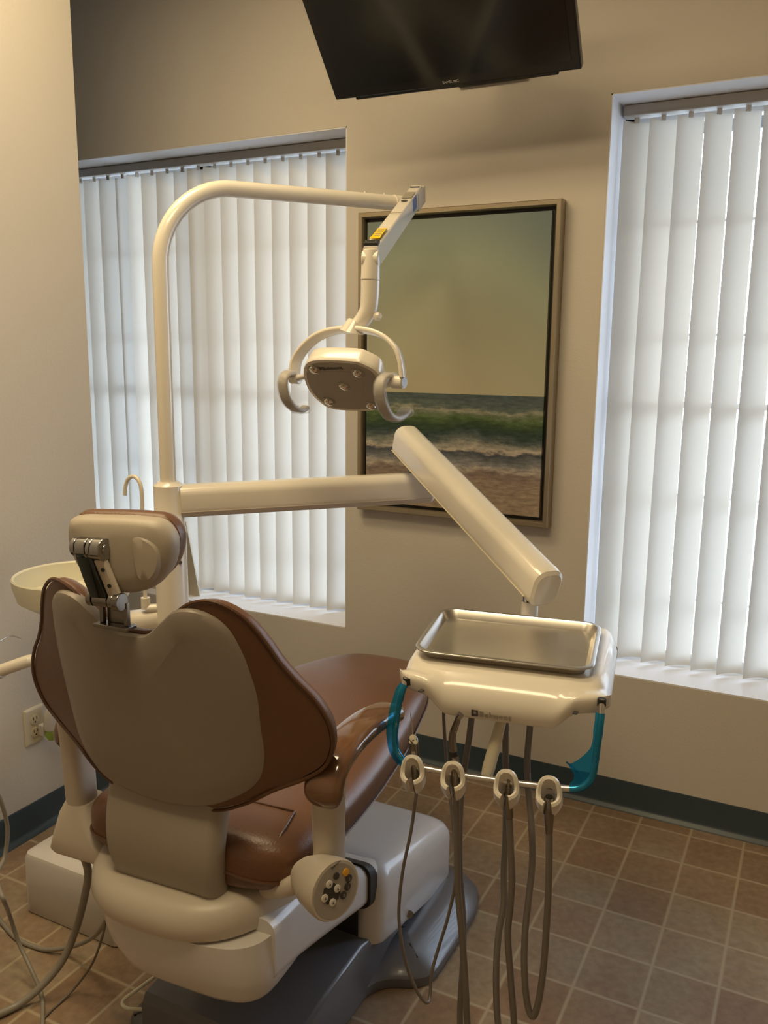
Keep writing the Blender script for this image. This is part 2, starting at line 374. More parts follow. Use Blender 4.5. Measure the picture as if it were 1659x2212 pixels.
for i, (x0, x1) in enumerate((LW, RWN)):
    # painted liner of the opening (sill, head, jambs)
    g = G(); t = .004
    g.b2((x0, .001, ZS), (x1, WT-.02, ZS+t)); g.b2((x0, .001, ZT-t), (x1, WT-.02, ZT)); g.b2((x0, .001, ZS), (x0+t, WT-.02, ZT)); g.b2((x1-t, .001, ZS), (x1, WT-.02, ZT))
    struct('trim_%d' % (i+1), g, REVEAL, shade=False)
    g = G(); y0, y1 = .195, .24; f = .045
    g.b2((x0, y0, ZS), (x1, y1, ZS+f)); g.b2((x0, y0, ZT-f), (x1, y1, ZT)); g.b2((x0, y0, ZS), (x0+f, y1, ZT)); g.b2((x1-f, y0, ZS), (x1, y1, ZT))
    xm = (x0+x1)/2; g.b2((xm-.03, y0, ZS), (xm+.03, y1, ZT)); zm = (ZS+ZT)/2-.02
    g.b2((x0, y0+.010, zm-.009), (x1, y1-.010, zm+.009))
    for z in (ZT-.34, ZT-.68, ZT-1.19, ZT-1.53): g.b2((x0, y0+.018, z-.004), (x1, y1-.018, z+.004))
    wf = struct('window_%d' % (i+1), g, WFRAME, shade=False)
    gl = obj('pane', G().b2((x0+.03, .214, ZS+.03), (x1-.03, .218, ZT-.03)), GLASS, wf, shade=False)
    portal(x0, x1, ZS, ZT, WT+.02)
# outside: paving, and an unseen roof added to dim the tops of the slats
struct('ground_outside', G().b2((-14, WT+.001, -.35), (12, 22, -.25)), OUTM, shade=False)
struct('unseen_shade_roof', G().b2((-9, WT+.001, 2.46), (8, 1.70, 2.60)), SHADEROOF, shade=False)

# recessed ceiling lamps
for i, (lx, ly, lw) in enumerate(LAMP):
    r = root('ceiling_light', (lx, ly, CEIL-.02), 'recessed warm ceiling light panel ' + ('above the dental chair' if i == 0 else 'nearer the camera'), 'ceiling light', 'ceiling lights')
    g = G()
    for a, b in (((-.48, -.26), (.48, -.24)), ((-.48, .24), (.48, .26)), ((-.48, -.24), (-.46, .24)), ((.46, -.24), (.48, .24))): g.b2((lx+a[0], ly+a[1], CEIL-.015), (lx+b[0], ly+b[1], CEIL))
    obj('frame', g, WFRAME, r, shade=False)
    for k in (-1, 1):
        d = bpy.data.lights.new('lamp_tube', 'AREA'); d.shape = 'RECTANGLE'; d.size = .90; d.size_y = .20; d.energy = lw/2; d.color = LAMP_COL
        o = bpy.data.objects.new('lamp_tube', d); COL.objects.link(o); o.parent = r; o.location = (0, k*.12, .008)

# ------------------------------------------------------------------ vertical blinds
def slat_mesh(z0, z1):
    g = G(); W_ = .0885; n = 8; rings = []
    for z in (z0, z1):
        rings.append([Vector((-W_/2+W_*i/n, .0075*(1-(2*i/n-1)**2), z)) for i in range(n+1)])
    g.loft(rings, cap=False, closed=False)
    me = bpy.data.meshes.new('slat'); me.from_pydata(g.v, [], g.f); me.update()
    for p in me.polygons: p.use_smooth = True
    me.materials.append(SLAT); return me
SM = slat_mesh(ZS+.014, ZT-.047)
cg = G().b2((-.006, -.004, ZT-.052), (.006, .004, ZT-.034)); CM = bpy.data.meshes.new('clip'); CM.from_pydata(cg.v, [], cg.f); CM.materials.append(PLASTIC_M)
def blind(x0, x1, xs, angs, label):
    r = root('vertical_blind', ((x0+x1)/2, .15, ZS), label, 'blind', 'vertical blinds')
    g = G().b2((x0+.012, .118, ZT-.037), (x1-.008, .166, ZT-.006)); g.b2((x0+.012, .114, ZT-.037), (x1-.008, .118, ZT-.0325))
    obj('head_rail', g, RAIL, r, bev=.002, shade=False)
    for x, a in zip(xs, angs):
        for nm, me in (('slat', SM), ('clip', CM)):
            o = bpy.data.objects.new(nm, me); COL.objects.link(o); o.parent = r
            o.location = (x-(x0+x1)/2, 0, -ZS); o.rotation_euler = (0, 0, a)
    return r
PIT = .0785
xs = []; an = []; x = -.585
while x < RWN[1]-.03: xs.append(x); an.append(math.radians(39+random.uniform(-2.5, 2.0))); x += PIT
blind(RWN[0], RWN[1], xs, an, 'cream vertical blind in the window right of the framed seascape')
xs = [-1.549]; an = [math.radians(-24)]; x = -1.632; k = 0
while x > LW[0]+.03:
    xs.append(x); a = 38+random.uniform(-2.5, 2.5)
    if k in (9, 12, 13, 14): a += (-32, 26, -42, -20)[(9, 12, 13, 14).index(k)]
    an.append(math.radians(a)); x -= PIT; k += 1
blind(LW[0], LW[1], xs, an, 'cream vertical blind in the window behind the bent lamp pole')

# ------------------------------------------------------------------ picture
PX0, PX1, PZ0, PZ1 = -1.443, -.750, .917, 1.921
r = root('framed_picture', ((PX0+PX1)/2, -.02, PZ0), 'framed seascape print of a green wave breaking on sand, champagne frame', 'picture')
fw = .019; g = G()
def frame_ring(g, x0, x1, z0, z1, prof):
    # prof: list of (inset, y); corners mitred
    rings = []
    for ins, y in prof: rings.append([Vector((x0+ins, y, z0+ins)), Vector((x1-ins, y, z0+ins)), Vector((x1-ins, y, z1-ins)), Vector((x0+ins, y, z1-ins))])
    rings.append(rings[0]); g.loft(rings, cap=False)
frame_ring(g, PX0, PX1, PZ0, PZ1, [(0, -.002), (0, -.040), (.003, -.044), (.015, -.044), (fw, -.038), (fw, -.002)])
obj('frame', g, GOLD, r)
g = G(); frame_ring(g, PX0+fw, PX1-fw, PZ0+fw, PZ1-fw, [(0, -.002), (0, -.018), (.016, -.018), (.016, -.002)]); obj('inner_frame', g, FRAMEB, r, shade=False)
c0 = fw+.013; g = G().b2((PX0+c0, -.034, PZ0+c0), (PX1-c0, -.004, PZ1-c0)); cv = obj('canvas', g, CANVAS, r, shade=False)
uv = cv.data.uv_layers.new(name='UVMap'); hx, hz = (PX1-PX0)/2-c0, (PZ1-PZ0)/2-c0
for lp in cv.data.loops:
    co = cv.data.vertices[lp.vertex_index].co; uv.data[lp.index].uv = (co.x/(2*hx)+.5, co.z/(2*hz)+.5)

# ------------------------------------------------------------------ television
TD = Vector((-.0462, .7172, -.6953)).normalized(); TH = Vector((.99935, .03596, 0)); TN = TH.cross(TD).normalized()   # down the screen, along it, out of it
if TN.y > 0: TN = -TN
TC = Vector((-1.0036, -.3087, 2.1936))
r = root('television', TC-TD*.21, 'black flat television tilted down from the wall above the picture', 'television')
def tvp(a, b, c): return TC+TH*a-TD*b+TN*c        # a along, b up the screen, c towards the viewer
def tvbox(g, a0, a1, b0, b1, c0, c1):
    pts = [tvp(a, b, c) for a in (a0, a1) for b in (b0, b1) for c in (c0, c1)]
    g.add(pts, [(0, 1, 3, 2), (4, 6, 7, 5), (0, 4, 5, 1), (2, 3, 7, 6), (0, 2, 6, 4), (1, 5, 7, 3)])
g = G(); tvbox(g, -.362, .362, 0, .43, -.028, 0); tvbox(g, -.30, .30, -.010, .02, -.026, -.004); obj('casing', g, TVM, r, bev=.004, shade=False)
g = G(); tvbox(g, -.338, .338, .028, .412, 0, .0015); obj('screen', g, SCREEN, r, shade=False)
g = G(); tvbox(g, -.26, .26, .06, .36, -.055, -.028); obj('back_cover', g, TVM, r, bev=.012, shade=False)
g = G(); a = tvp(0, .21, -.055); g.tube([a, a+Vector((0, .10, -.01)), Vector((a.x, -.012, a.z+.02))], .022); g.b2((a.x-.11, -.016, a.z-.10), (a.x+.11, 0, a.z+.14)); obj('wall_bracket', g, TVM, r)
text('brand_lettering', 'SAMSUNG', .0105, tvp(-.022, .0095, .0012), TH, -TD, SILVTXT, r)

# ------------------------------------------------------------------ dental chair
CH = root('dental_chair', (-1.0, -1.5, 0), 'brown vinyl dental chair seen from behind, taupe back shell and white base', 'dental chair', rz=math.radians(4))
CS = WM[CH.name]; CX = -.012
CI = CS.inverted()
def chx(px, py, x):      # pixel -> chair space on the plane x' = x
    n = CS.to_3x3() @ Vector((1, 0, 0)); return CI @ atpl(px, py, CS @ Vector((x, 0, 0)), n)
def sstep(a, b, x): t = max(0, min(1, (x-a)/(b-a))); return t*t*(3-2*t)
def back_y(x, z, wrap=.062): return -.100-.2*(z-.82)+wrap*sstep(.10, .34, abs(x-CX))
def mirror_outline(half): return [(CX+a, b) for a, b in half]+[(CX-a, b) for a, b in reversed(half[1:-1])]
def pillow(half, prof, yf, k=6, pw=1.0):
    # closed outline (x, z), prof: list of (inset distance, y offset); rings run rear centre -> rim -> front centre
    out = smooth([Vector((a, 0, b)) for a, b in mirror_outline(half)], k, closed=True)
    n = len(out); cen = sum(out, Vector())/n
    nrm = []
    for i in range(n):
        t = (out[(i+1) % n]-out[i-1]).normalized(); q = Vector((t.z, 0, -t.x))
        if q.dot(out[i]-cen) < 0: q = -q
        nrm.append(q)
    rings = []
    for ins, dy in prof:
        ring = []
        for i, p in enumerate(out):
            if ins <= .045: q = p-nrm[i]*ins
            else: q = cen+((p-nrm[i]*.045)-cen)*max(0.02, 1-(ins-.045)/.25)
            ring.append(Vector((q.x, yf(q.x, q.z)+dy, q.z)))
        rings.append(ring)
    g = G(); g.loft(rings); return g
BO = [(0, .998), (.045, 1.004), (.085, 1.035), (.125, 1.064), (.165, 1.070), (.205, 1.045), (.232, 1.005), (.252, .965), (.275, .930), (.303, .895), (.322, .855), (.325, .812), (.308, .770), (.268, .738), (.215, .712), (.165, .682), (.10, .658), (0, .650)]
prof = [(.28, .012), (.15, .012), (.05, .012), (.014, .010), (.004, .012), (.0, .020), (.001, .034), (.008, .048), (.022, .060), (.045, .066), (.12, .070), (.28, .068)]
bk = obj('backrest', pillow(BO, prof, back_y), LEATHER, CH, CS)
g = G(); pts = [Vector((p.x, back_y(p.x, p.z)+.012, p.z)) for p in smooth([Vector((a, 0, b)) for a, b in mirror_outline([(x*1.004, z+(.001 if z > .8 else -.001)) for x, z in BO])], 6, closed=True)]
g.tube(pts+[pts[0], pts[1]], .0035, 6); obj('piping', g, LEATHER_D, bk, CS)
PO = [(0, .996), (.035, 1.000), (.070, 1.028), (.105, 1.054), (.145, 1.055), (.180, 1.030), (.200, .985), (.213, .920), (.216, .85), (.213, .785), (.205, .745), (.178, .712), (.12, .680), (.06, .662), (0, .655)]
prof = [(.28, -.010), (.15, -.010), (.05, -.009), (.012, -.007), (.003, -.003), (0, .003), (0, .016), (.05, .016), (.28, .016)]
obj('back_shell', pillow(PO, prof, lambda x, z: back_y(x, z, .10)), SHELL, CH, CS)
# headrest
hc = (-.008, 1.137)
def head_out(k=1.0):
    pts = [(-.116, 1.180), (-.100, 1.196), (-.04, 1.199), (.04, 1.199), (.085, 1.194), (.108, 1.172), (.110, 1.145), (.095, 1.112), (.062, 1.084), (.02, 1.071), (-.03, 1.071), (-.068, 1.083), (-.098, 1.110), (-.116, 1.145)]
    return smooth([Vector((hc[0]+(a-hc[0])*k, 0, hc[1]+(b-hc[1])*k)) for a, b in pts], 5, closed=True)
def head_part(rows, ytilt=-.05):
    g = G(); rings = []
    for k, y, dz in rows: rings.append([Vector((p.x, y+ytilt*(p.z-hc[1])-.8*(0), p.z+dz)) for p in head_out(k)])
    g.loft(rings); g.xf(Matrix.Translation((hc[0]-.006, -.14, 0)) @ Matrix.Rotation(math.radians(14), 4, 'Z') @ Matrix.Diagonal((.81, 1, 1, 1)) @ Matrix.Translation((-hc[0], .14, 0))); return g
hr = obj('headrest', head_part([(.03, -.168, 0), (.5, -.167, 0), (.82, -.163, 0), (.93, -.156, 0), (.985, -.146, 0), (1.0, -.133, 0), (.985, -.124, 0), (.95, -.121, 0), (.5, -.121, 0)]), HRSHELL, CH, CS)
g = G(); pr = smooth([Vector((a, 0, b)) for a, b in ((.030, 1.172), (.062, 1.170), (.085, 1.150), (.083, 1.118), (.06, 1.095), (.040, 1.10), (.032, 1.13))], 5, closed=True)
cpt = sum(pr, Vector())/len(pr)
g.loft([[Vector((cpt.x+(p.x-cpt.x)*k, y, cpt.z+(p.z-cpt.z)*k)) for p in pr] for k, y in ((1.06, -.156), (.98, -.165), (.85, -.1695), (.4, -.171), (.02, -.171))])
g.xf(Matrix.Translation((hc[0]-.006, -.14, 0)) @ Matrix.Rotation(math.radians(14), 4, 'Z') @ Matrix.Diagonal((.81, 1, 1, 1)) @ Matrix.Translation((-hc[0], .14, 0)))
obj('relief_panel', g, HRSHELL, hr, CS)
obj('headrest_cushion', head_part([(.5, -.126, .002), (.94, -.126, .002), (.985, -.122, .003), (.995, -.108, .005), (.98, -.096, .004), (.92, -.086, .002), (.75, -.080, 0), (.4, -.078, 0), (.03, -.078, 0)]), LEATHER, hr, CS)
# chrome headrest bracket
g = G().sweep([(-.056, -.184, 1.150), (-.045, -.179, 1.105), (-.033, -.170, 1.056)], rr(.032, .009, .002, 2), up=(0, -1, 0)); hb = obj('headrest_bracket', g, LINKM, CH, CS)
g = G(); y0 = -.178; z0 = 1.150
for a, b, rr_ in ((-.075, -.066, .0165), (-.064, -.044, .0175), (-.042, -.034, .0175), (-.032, -.014, .0185)): g.cyl((a, y0, z0), (b, y0, z0), rr_, n=28)
g.cyl((-.016, y0, z0), (-.012, y0, z0), .009, n=16)
obj('upper_hinge', g, CHROME, hb, CS, bev=.0015)
g = G(); y0 = -.166; z0 = 1.062
for a, b, rr_ in ((-.062, -.052, .013), (-.050, -.020, .012), (-.018, -.010, .0125), (-.008, .004, .0155)): g.cyl((a, y0, z0), (b, y0, z0), rr_, n=28)
obj('lower_hinge', g, STEELD, hb, CS, bev=.0015)
g = G().sweep([(-.026, -.178, 1.134), (-.010, -.166, 1.072)], rr(.022, .012, .003, 2), up=(0, -1, 0)); obj('cream_link', g, PLASTIC_M, hb, CS, bev=.004)
for z in (1.090, 1.117): obj('link_hole_dark', G().cyl((-.012-(z-1.09)*.26, -.179-(z-1.1)*.19, z), (-.012-(z-1.09)*.26, -.165, z), .0035, n=12), BLACK, hb, CS)  # black discs stand for the dark inside the link's two holes
g = G().b2((-.052, -.158, 1.018), (-.044, -.150, 1.058)); g.b2((-.002, -.158, 1.018), (.006, -.150, 1.058)); g.b2((-.060, -.166, 1.012), (.010, -.140, 1.018)); g.b2((-.044, -.148, 1.018), (-.002, -.146, 1.05))
obj('bracket_foot', g, STEELD, hb, CS, bev=.001)
# neck joining back and seat shell
rows = [(.71, -.050, .128), (.66, -.066, .129), (.61, -.080, .128), (.56, -.086, .126), (.51, -.080, .123), (.47, -.062, .121), (.43, -.030, .125), (.405, .0, .128)]
g = G(); rings = []
for z, y, hw in rows:
    ring = []
    sec = rr(2*hw, .052, .022, 5)
    for a, b in sec: ring.append(Vector((-.022+a, y+.026+b+.010*(a/hw)**2, z)))
    rings.append(ring)
rr2 = []
n = len(rings[0])
for j in range(n): rr2.append(smooth([rg[j] for rg in rings], 4))
g.loft([[rr2[j][i] for j in range(n)] for i in range(len(rr2[0]))]); obj('lower_back_cover', g, NECK, CH, CS)
g = G(); g.sweep([(-.022, .004, .447), (-.022, .004, .453)], rr(.262, .062, .028, 5), up=(0, 1, 0)); obj('cover_gap', g, BLACK, CH, CS)
# seat cushion
def seat_section(w_, zb, zt, y, n=48):
    out = []
    for i in range(n):
        t = 2*PI*i/n; c, s_ = math.cos(t), math.sin(t)
        out.append(Vector((CX+w_*math.copysign(abs(c)**(2/5.0), c), y, (zb+zt)/2+(zt-zb)/2*math.copysign(abs(s_)**(2/3.0), s_))))
    return out
SEAT = [(-.040, .10, .520, .555), (-.034, .17, .500, .575), (-.015, .215, .487, .590), (.02, .238, .482, .597), (.10, .246, .478, .598), (.22, .248, .476, .594), (.36, .245, .476, .596), (.48, .238, .480, .604), (.58, .230, .486, .612), (.66, .220, .494, .618),
        (.74, .208, .503, .616), (.82, .190, .505, .608), (.90, .160, .503, .600), (.96, .118, .508, .592), (1.0, .06, .520, .578)]
cols = list(zip(*[seat_section(w_, zb, zt, y) for y, w_, zb, zt in SEAT])); cs = [smooth(c, 4) for c in cols]
g = G(); g.loft([[cs[j][i] for j in range(len(cs))] for i in range(len(cs[0]))]); st = obj('seat', g, LEATHER, CH, CS)
g = G()
for sgn in (1, -1):
    pth = []
    for y, w_, zb, zt in SEAT: pth.append(Vector((CX+sgn*(w_+.0005), y, zb+(zt-zb)*.30)))
    g.tube(smooth(pth, 4), .0032, 6)
g.tube([Vector((CX-.10+.20*i/6, -.041, .531)) for i in range(7)], .003, 6)
obj('piping', g, LEATHER_D, st, CS)
g = G(); g.tube(smooth([(CX-.21, .095, .597), (CX-.10, .09, .5985), (CX, .088, .5985), (CX+.10, .09, .5985), (CX+.185, .095, .597)], 4), .002, 6)
g.tube(smooth([(CX+.185, .095, .5972), (CX+.195, .04, .595), (CX+.195, .005, .578), (CX+.187, -.016, .55), (CX+.180, -.022, .52)], 5), .002, 6)
obj('seam', g, LEATHER_D, st, CS)
# seat shell (upper rim) and body
def shell_ring(cx, hw, y0, y1, z, e=4, n=56): return [Vector((cx+a, (y0+y1)/2+b, z)) for a, b in sup(hw, (y1-y0)/2, e, n)]
g = G(); g.loft([shell_ring(-.030, .15, .03, .40, .486, 3), shell_ring(-.030, .205, -.075, .48, .484, 2.8), shell_ring(-.030, .214, -.100, .50, .478, 2.8), shell_ring(-.030, .220, -.116, .505, .462, 2.8), shell_ring(-.030, .221, -.120, .505, .436, 2.8), shell_ring(-.028, .216, -.114, .50, .418, 2.8), shell_ring(-.022, .200, -.098, .49, .410, 2.9), shell_ring(-.01, .18, -.07, .48, .410, 3)])
obj('seat_base_cover', g, PLASTIC_M, CH, CS)
g = G(); g.loft([shell_ring(.000, .188, -.098, .16, .412, 3.4), shell_ring(.004, .186, -.098, .16, .375, 3.6), shell_ring(.014, .180, -.094, .16, .340, 3.8), shell_ring(.024, .166, -.086, .16, .305, 3.8), shell_ring(.030, .150, -.072, .15, .288, 3.8), shell_ring(.03, .11, -.04, .12, .280, 3.8)])
obj('lift_housing', g, LIGHTBASE, CH, CS)
# lift arm running forward and down into the tower
rows = [(-.02, .310, .440), (.08, .292, .430), (.18, .268, .400), (.28, .243, .358), (.38, .216, .318), (.48, .190, .28), (.52, .18, .265)]
def arm_ring(y, zb, zt, hw): return [Vector((a+.004+.014*sstep(0, .4, y), y, (zb+zt)/2+b)) for a, b in rr(2*hw, zt-zb, .028, 6)]
g = G(); g.loft([arm_ring(y, zb, zt, .190) for y, zb, zt in rows]); obj('lift_arm', g, LIGHTBASE, CH, CS)
g = G(); g.loft([arm_ring(y, zb-.006, zt+.006, .197) for y, zb, zt in ((.366, .222, .322), (.402, .209, .306))]); obj('arm_gap_shade', g, BLACK, CH, CS)  # black band painted for the shade in the gap between arm and tower
# tower on the base plate (world space)
g = G()
def tower_ring(z, ins, x0=-1.27, x1=-.795, y0=-1.088, y1=-.655, e=6, sl=0.0):
    xc, yc = (x0+x1)/2, (y0+y1)/2
    out = []
    for a, b in rr(x1-x0-2*ins, y1-y0-2*ins, .045, 6):
        yy = yc+b; k = max(0, min(1, (.30-z)/.2)); out.append(Vector((xc+a, yy-.045*k*(1 if b < 0 else 0), z-sl*(yy-y0))))
    return out
g.loft([tower_ring(.130, .05, sl=.24), tower_ring(.130, .003, sl=.24), tower_ring(.138, 0, sl=.24), tower_ring(.20, 0, sl=.2), tower_ring(.240, 0, sl=.16), tower_ring(.264, .003, sl=.18), tower_ring(.284, .011, sl=.19), tower_ring(.297, .024, sl=.2), tower_ring(.303, .045, sl=.2), tower_ring(.305, .12, sl=.2)]); obj('tower_cover', g, LIGHTBASE, CH)
g = G(); q = Vector((-.800, -.93, .135)); 
obj('tower_screw', G().cyl(atx(885, 1975, -.797), atx(885, 1975, -.790), .009, n=20), STEELD, CH)
# base plate
def base_out(ins):
    half = [(0, -1.46), (.17, -1.46), (.205, -1.44), (.212, -1.38), (.213, -1.22), (.218, -1.13), (.245, -1.085), (.300, -1.055), (.330, -1.02), (.336, -.95), (.336, -.78), (.325, -.70), (.290, -.64), (.20, -.60), (0, -.59)]
    cx = -1.03; pts = [(cx+a, b) for a, b in half]+[(cx-a, b) for a, b in reversed(half[1:-1])]
    out = smooth([Vector((a, b, 0)) for a, b in pts], 4, closed=True); n = len(out); r = []
    for i in range(n):
        t = (out[(i+1) % n]-out[i-1]).normalized(); r.append(out[i]+Vector((-t.y, t.x, 0))*ins)
    return r
g = G(); g.loft([[p+Vector((0, 0, z)) for p in base_out(i)] for i, z in ((.004, 0), (0, .006), (.001, .026), (.008, .034), (.040, .050), (.075, .066), (.10, .068), (.13, .069))])
obj('base_plate', g, GREYB, CH)
g = G(); rr_rows = [(-1.465, .10), (-1.455, .118), (-1.30, .142), (-1.15, .150), (-1.0, .118), (-.85, .078), (-.74, .05)]
g.loft([[Vector(((-1.18-.813)/2+a, y, h/2+b)) for a, b in rr(.367, h, .010, 3)] for y, h in rr_rows]); obj('base_spine', g, GREYB, CH)
g = G(); g.add([Vector((x, -1.1335+dy-(.30-z)*.0, z)) for dy in (0, -.002) for x, z in ((-1.23, .155), (-.835, .155), (-.835, .245), (-1.23, .245))], [(0, 1, 2, 3), (7, 6, 5, 4), (0, 4, 5, 1), (1, 5, 6, 2), (2, 6, 7, 3), (3, 7, 4, 0)]); obj('tower_shade_panel', g, BLACK, CH, shade=False)  # flat black sheet: shade of the tower's hollow put in as colour
# armrests
def armrest(sx, console):
    def X(v): return CX+sx*(v-CX) if sx < 0 else v
    oy, oz = (0, 0) if sx > 0 else (.035, -.03)
    path = smooth([(X(.288), .002, .688), (X(.288), -.008, .718), (X(.288), .012, .748), (X(.288), .06, .764), (X(.288), .13, .768), (X(.288), .20, .762), (X(.288), .27, .748), (X(.288), .305, .738)], 5)
    path = [p+Vector((0, oy, oz)) for p in path]; n = len(path); scl = []
    for i in range(n):
        t = i/(n-1); k = 1.0
        if t < .12: k = .62+.38*math.sin(t/.12*PI/2)
        if t > .85: k = .30+.70*math.sqrt(max(0, 1-((t-.85)/.15)**2))
        scl.append((k, k if t < .85 else .5+.5*k))
    a = obj('armrest', G().sweep(path, [(p[0]*.036, p[1]*.019) for p in sup(1, 1, 2.8, 28)], scl, up=(0, 1, 1)), PAD, CH, CS)
    g = G(); rings = []
    for z, y, rx, ry in ((.515, .040, .026, .031), (.60, .036, .0262, .032), (.68, .034, .0275, .034), (.725, .036, .029, .040), (.748, .046, .027, .05)): rings.append([Vector((X(.276)+p[0]*rx, y+p[1]*ry, z)) for p in sup(1, 1, 2.6, 28)])
    g.loft(rings); obj('arm_post', g, PLASTIC_M, CH, CS)
    if console:
        c = chx(725, 1924, .325); nn = Vector((.90, -.42, .10)).normalized(); q = nn.to_track_quat('Z', 'Y').to_matrix(); q = Matrix((q.col[0], q.col[1], q.col[2])).transposed()
        up = (Vector((0, 0, 1))-nn*nn.z).normalized(); sd = up.cross(nn)
        g = G(); R_ = .053
        rings = []
        for d, r_ in ((-.100, .024), (-.085, .034), (-.055, .046), (-.02, .0525), (-.004, .0535), (0, .0515), (0, .02)): rings.append([c+nn*d+Vector((0, 0, -.004))*(-d/.1)+(sd*math.cos(t)*r_+up*math.sin(t)*r_) for t in [2*PI*i/36 for i in range(36)]])
        g.loft(rings); co = obj('control_console', g, PLASTIC_M, CH, CS)
        g = G(); g.add([c+nn*.0008+(sd*math.cos(2*PI*i/36)+up*math.sin(2*PI*i/36))*.047 for i in range(36)]+[c+nn*.0003+(sd*math.cos(2*PI*i/36)+up*math.sin(2*PI*i/36))*.0475 for i in range(36)], [tuple(range(36))]+[(i, (i+1) % 36, 36+(i+1) % 36, 36+i) for i in range(36)])
        fp = obj('keypad', g, PANELG, co, CS)
        def fpt(px, py): return CI @ atpl(px, py, CS @ (c+nn*.0012), CS.to_3x3() @ nn)
        def btn(px, py, m, r_=.0068, nm='button', h=.0016):
            b0 = fpt(px, py); g = G(); g.add([b0+nn*hh+(sd*math.cos(2*PI*i/20)+up*math.sin(2*PI*i/20))*rr3 for hh, rr3 in ((-.0008, r_), (h, r_), (h+.0004, r_*.8)) for i in range(20)],
                [(i, (i+1) % 20, 20+(i+1) % 20, 20+i) for i in range(20)]+[(20+i, 20+(i+1) % 20, 40+(i+1) % 20, 40+i) for i in range(20)]+[tuple(40+i for i in range(20))]); return obj(nm, g, m, co, CS)
        def patch(name, pts, m):
            g = G(); P3 = [fpt(*q) for q in pts]; g.add(P3, [tuple(range(len(P3)))]); g.add([p-nn*.0004 for p in P3], [tuple(range(len(P3)))]); return obj(name, g, m, co, CS, shade=False)
        patch('button_cross', [(722, 1906), (736, 1924), (731, 1942), (707, 1955), (696, 1940), (700, 1920)], DKBTN)
        for px, py in ((711, 1910), (728, 1919), (701, 1940), (718, 1949)): btn(px, py, WHBTN)
        btn(747, 1884, ORANGE)
        for px, py in ((753, 1897), (750, 1915), (741, 1933)): btn(px, py, DKBTN)
        btn(726, 1892, DKBTN, .0062)
        for px, py, s_ in ((753, 1897, '2'), (750, 1915, '1'), (741, 1933, '0')): 
            p_ = CS @ (fpt(px, py)+nn*.003); text('button_mark', s_, .008, p_-CS.to_3x3() @ (sd*.0022+up*.003), CS.to_3x3() @ sd, CS.to_3x3() @ up, GREYTXT, co, .0002)
        for px, py in ((711, 1910), (728, 1919), (701, 1940), (718, 1949)):
            p_ = fpt(px, py)+nn*.0032; g = G(); g.add([p_+up*.003, p_-up*.002-sd*.002, p_-up*.002+sd*.002], [(0, 1, 2)]); obj('button_mark', g, DARKTXT, co, CS, shade=False)
        p_ = CS @ (fpt(716, 1879)+nn*.001); text('brand_lettering', 'Belmont', .0065, p_, CS.to_3x3() @ (sd*.95+up*.35), CS.to_3x3() @ up, DARKTXT, co, .0002)
        g = G(); a_, b_ = Vector((.16, .02, .480)), c-nn*.07
        g.sweep(smooth([a_, a_*.5+b_*.5+Vector((0, -.004, -.006)), b_], 5), rr(.05, .034, .014, 4)); obj('arm_bracket', g, PLASTIC_M, CH, CS)
    else:
        g = G(); rings = []
        for z, x0, x1, y0, y1 in ((.545, -.328, -.270, .008, .08), (.525, -.335, -.255, -.002, .09), (.48, -.345, -.22, -.012, .10), (.450, -.352, -.17, -.016, .10), (.441, -.347, -.17, -.012, .10)):
            rings.append([Vector(((x0+x1)/2+a, (y0+y1)/2+b, z)) for a, b in rr(x1-x0, y1-y0, .02, 5)])
        g.loft(rings); obj('arm_bracket', g, PLASTIC_M, CH, CS)
armrest(1, True); armrest(-1, False)

# ------------------------------------------------------------------ dental unit: floor box, post, instrument arm, delivery head
PXY = (-1.497, -.96)
U = root('dental_delivery_unit', (PXY[0], PXY[1], 0), 'cream instrument arm and delivery console on the post left of the chair', 'dental unit')
g = G(); bx = []
ring = lambda z, i: [Vector((a-1.600, b-1.03, z)) for a, b in rr(.325-2*i, .49-2*i, .018, 4)]
g.loft([ring(0, .003), ring(.004, 0), ring(.155, 0), ring(.168, .005), ring(.173, .016), ring(.174, .05)]); obj('floor_box', g, LIGHTBASE, U, shade=True)
g = G().lathe([(.0, .17), (.042, .17), (.042, 1.008), (.0415, 1.012)], (*PXY, 0)); obj('post', g, PLASTIC, U)
g = G().lathe([(.0, 1.013), (.040, 1.013), (.040, 1.018), (.0385, 1.02), (.0385, 1.120), (.030, 1.127), (.028, 1.13), (0, 1.13)], (*PXY, 0)); col = obj('collar', g, PLASTIC, U)
g = G(); p_ = aty(396, 1222, -.995); g.lathe([(0, 0), (.005, 0), (.005, .003), (0, .003)], (PXY[0]+.040, PXY[1]-.012, p_.z), (1, -.3, 0), 14); obj('post_screw', g, STEELD, U)
# fixed arm
d1 = Vector((.705, .709, 0)).normalized(); A0 = Vector((*PXY, 1.078))+d1*.028; A1 = Vector((-.985, -.455, 1.088)); d1 = (A1-A0).normalized()
sec = rr(.070, .086, .026, 7)
g = G(); g.sweep([A0, A0+(A1-A0)*.5, A1], sec); fa = obj('fixed_arm', g, PLASTIC, U)
g = G(); g.sweep([A1, A1+d1*.006, A1+d1*.012], sec, [.99, .96, .80]); obj('end_cap', g, PLASTIC, fa)
g = G(); g.sweep([A0, A1], [(a*1.008, b*.03) for a, b in rr(.070, .086, .026, 3)]); g.v = [v+Vector((0, 0, -.026)) for v in g.v]; obj('arm_seam', g, PLASTIC_M, fa)
pv = Vector((-1.022, -.487, 0))
g = G().cyl((pv.x, pv.y, 1.11), (pv.x, pv.y, 1.20), .012); g.cyl((pv.x+.02, pv.y+.01, 1.125), (pv.x+.02, pv.y+.01, 1.19), .006); obj('pivot_pin', g, STEELD, U)
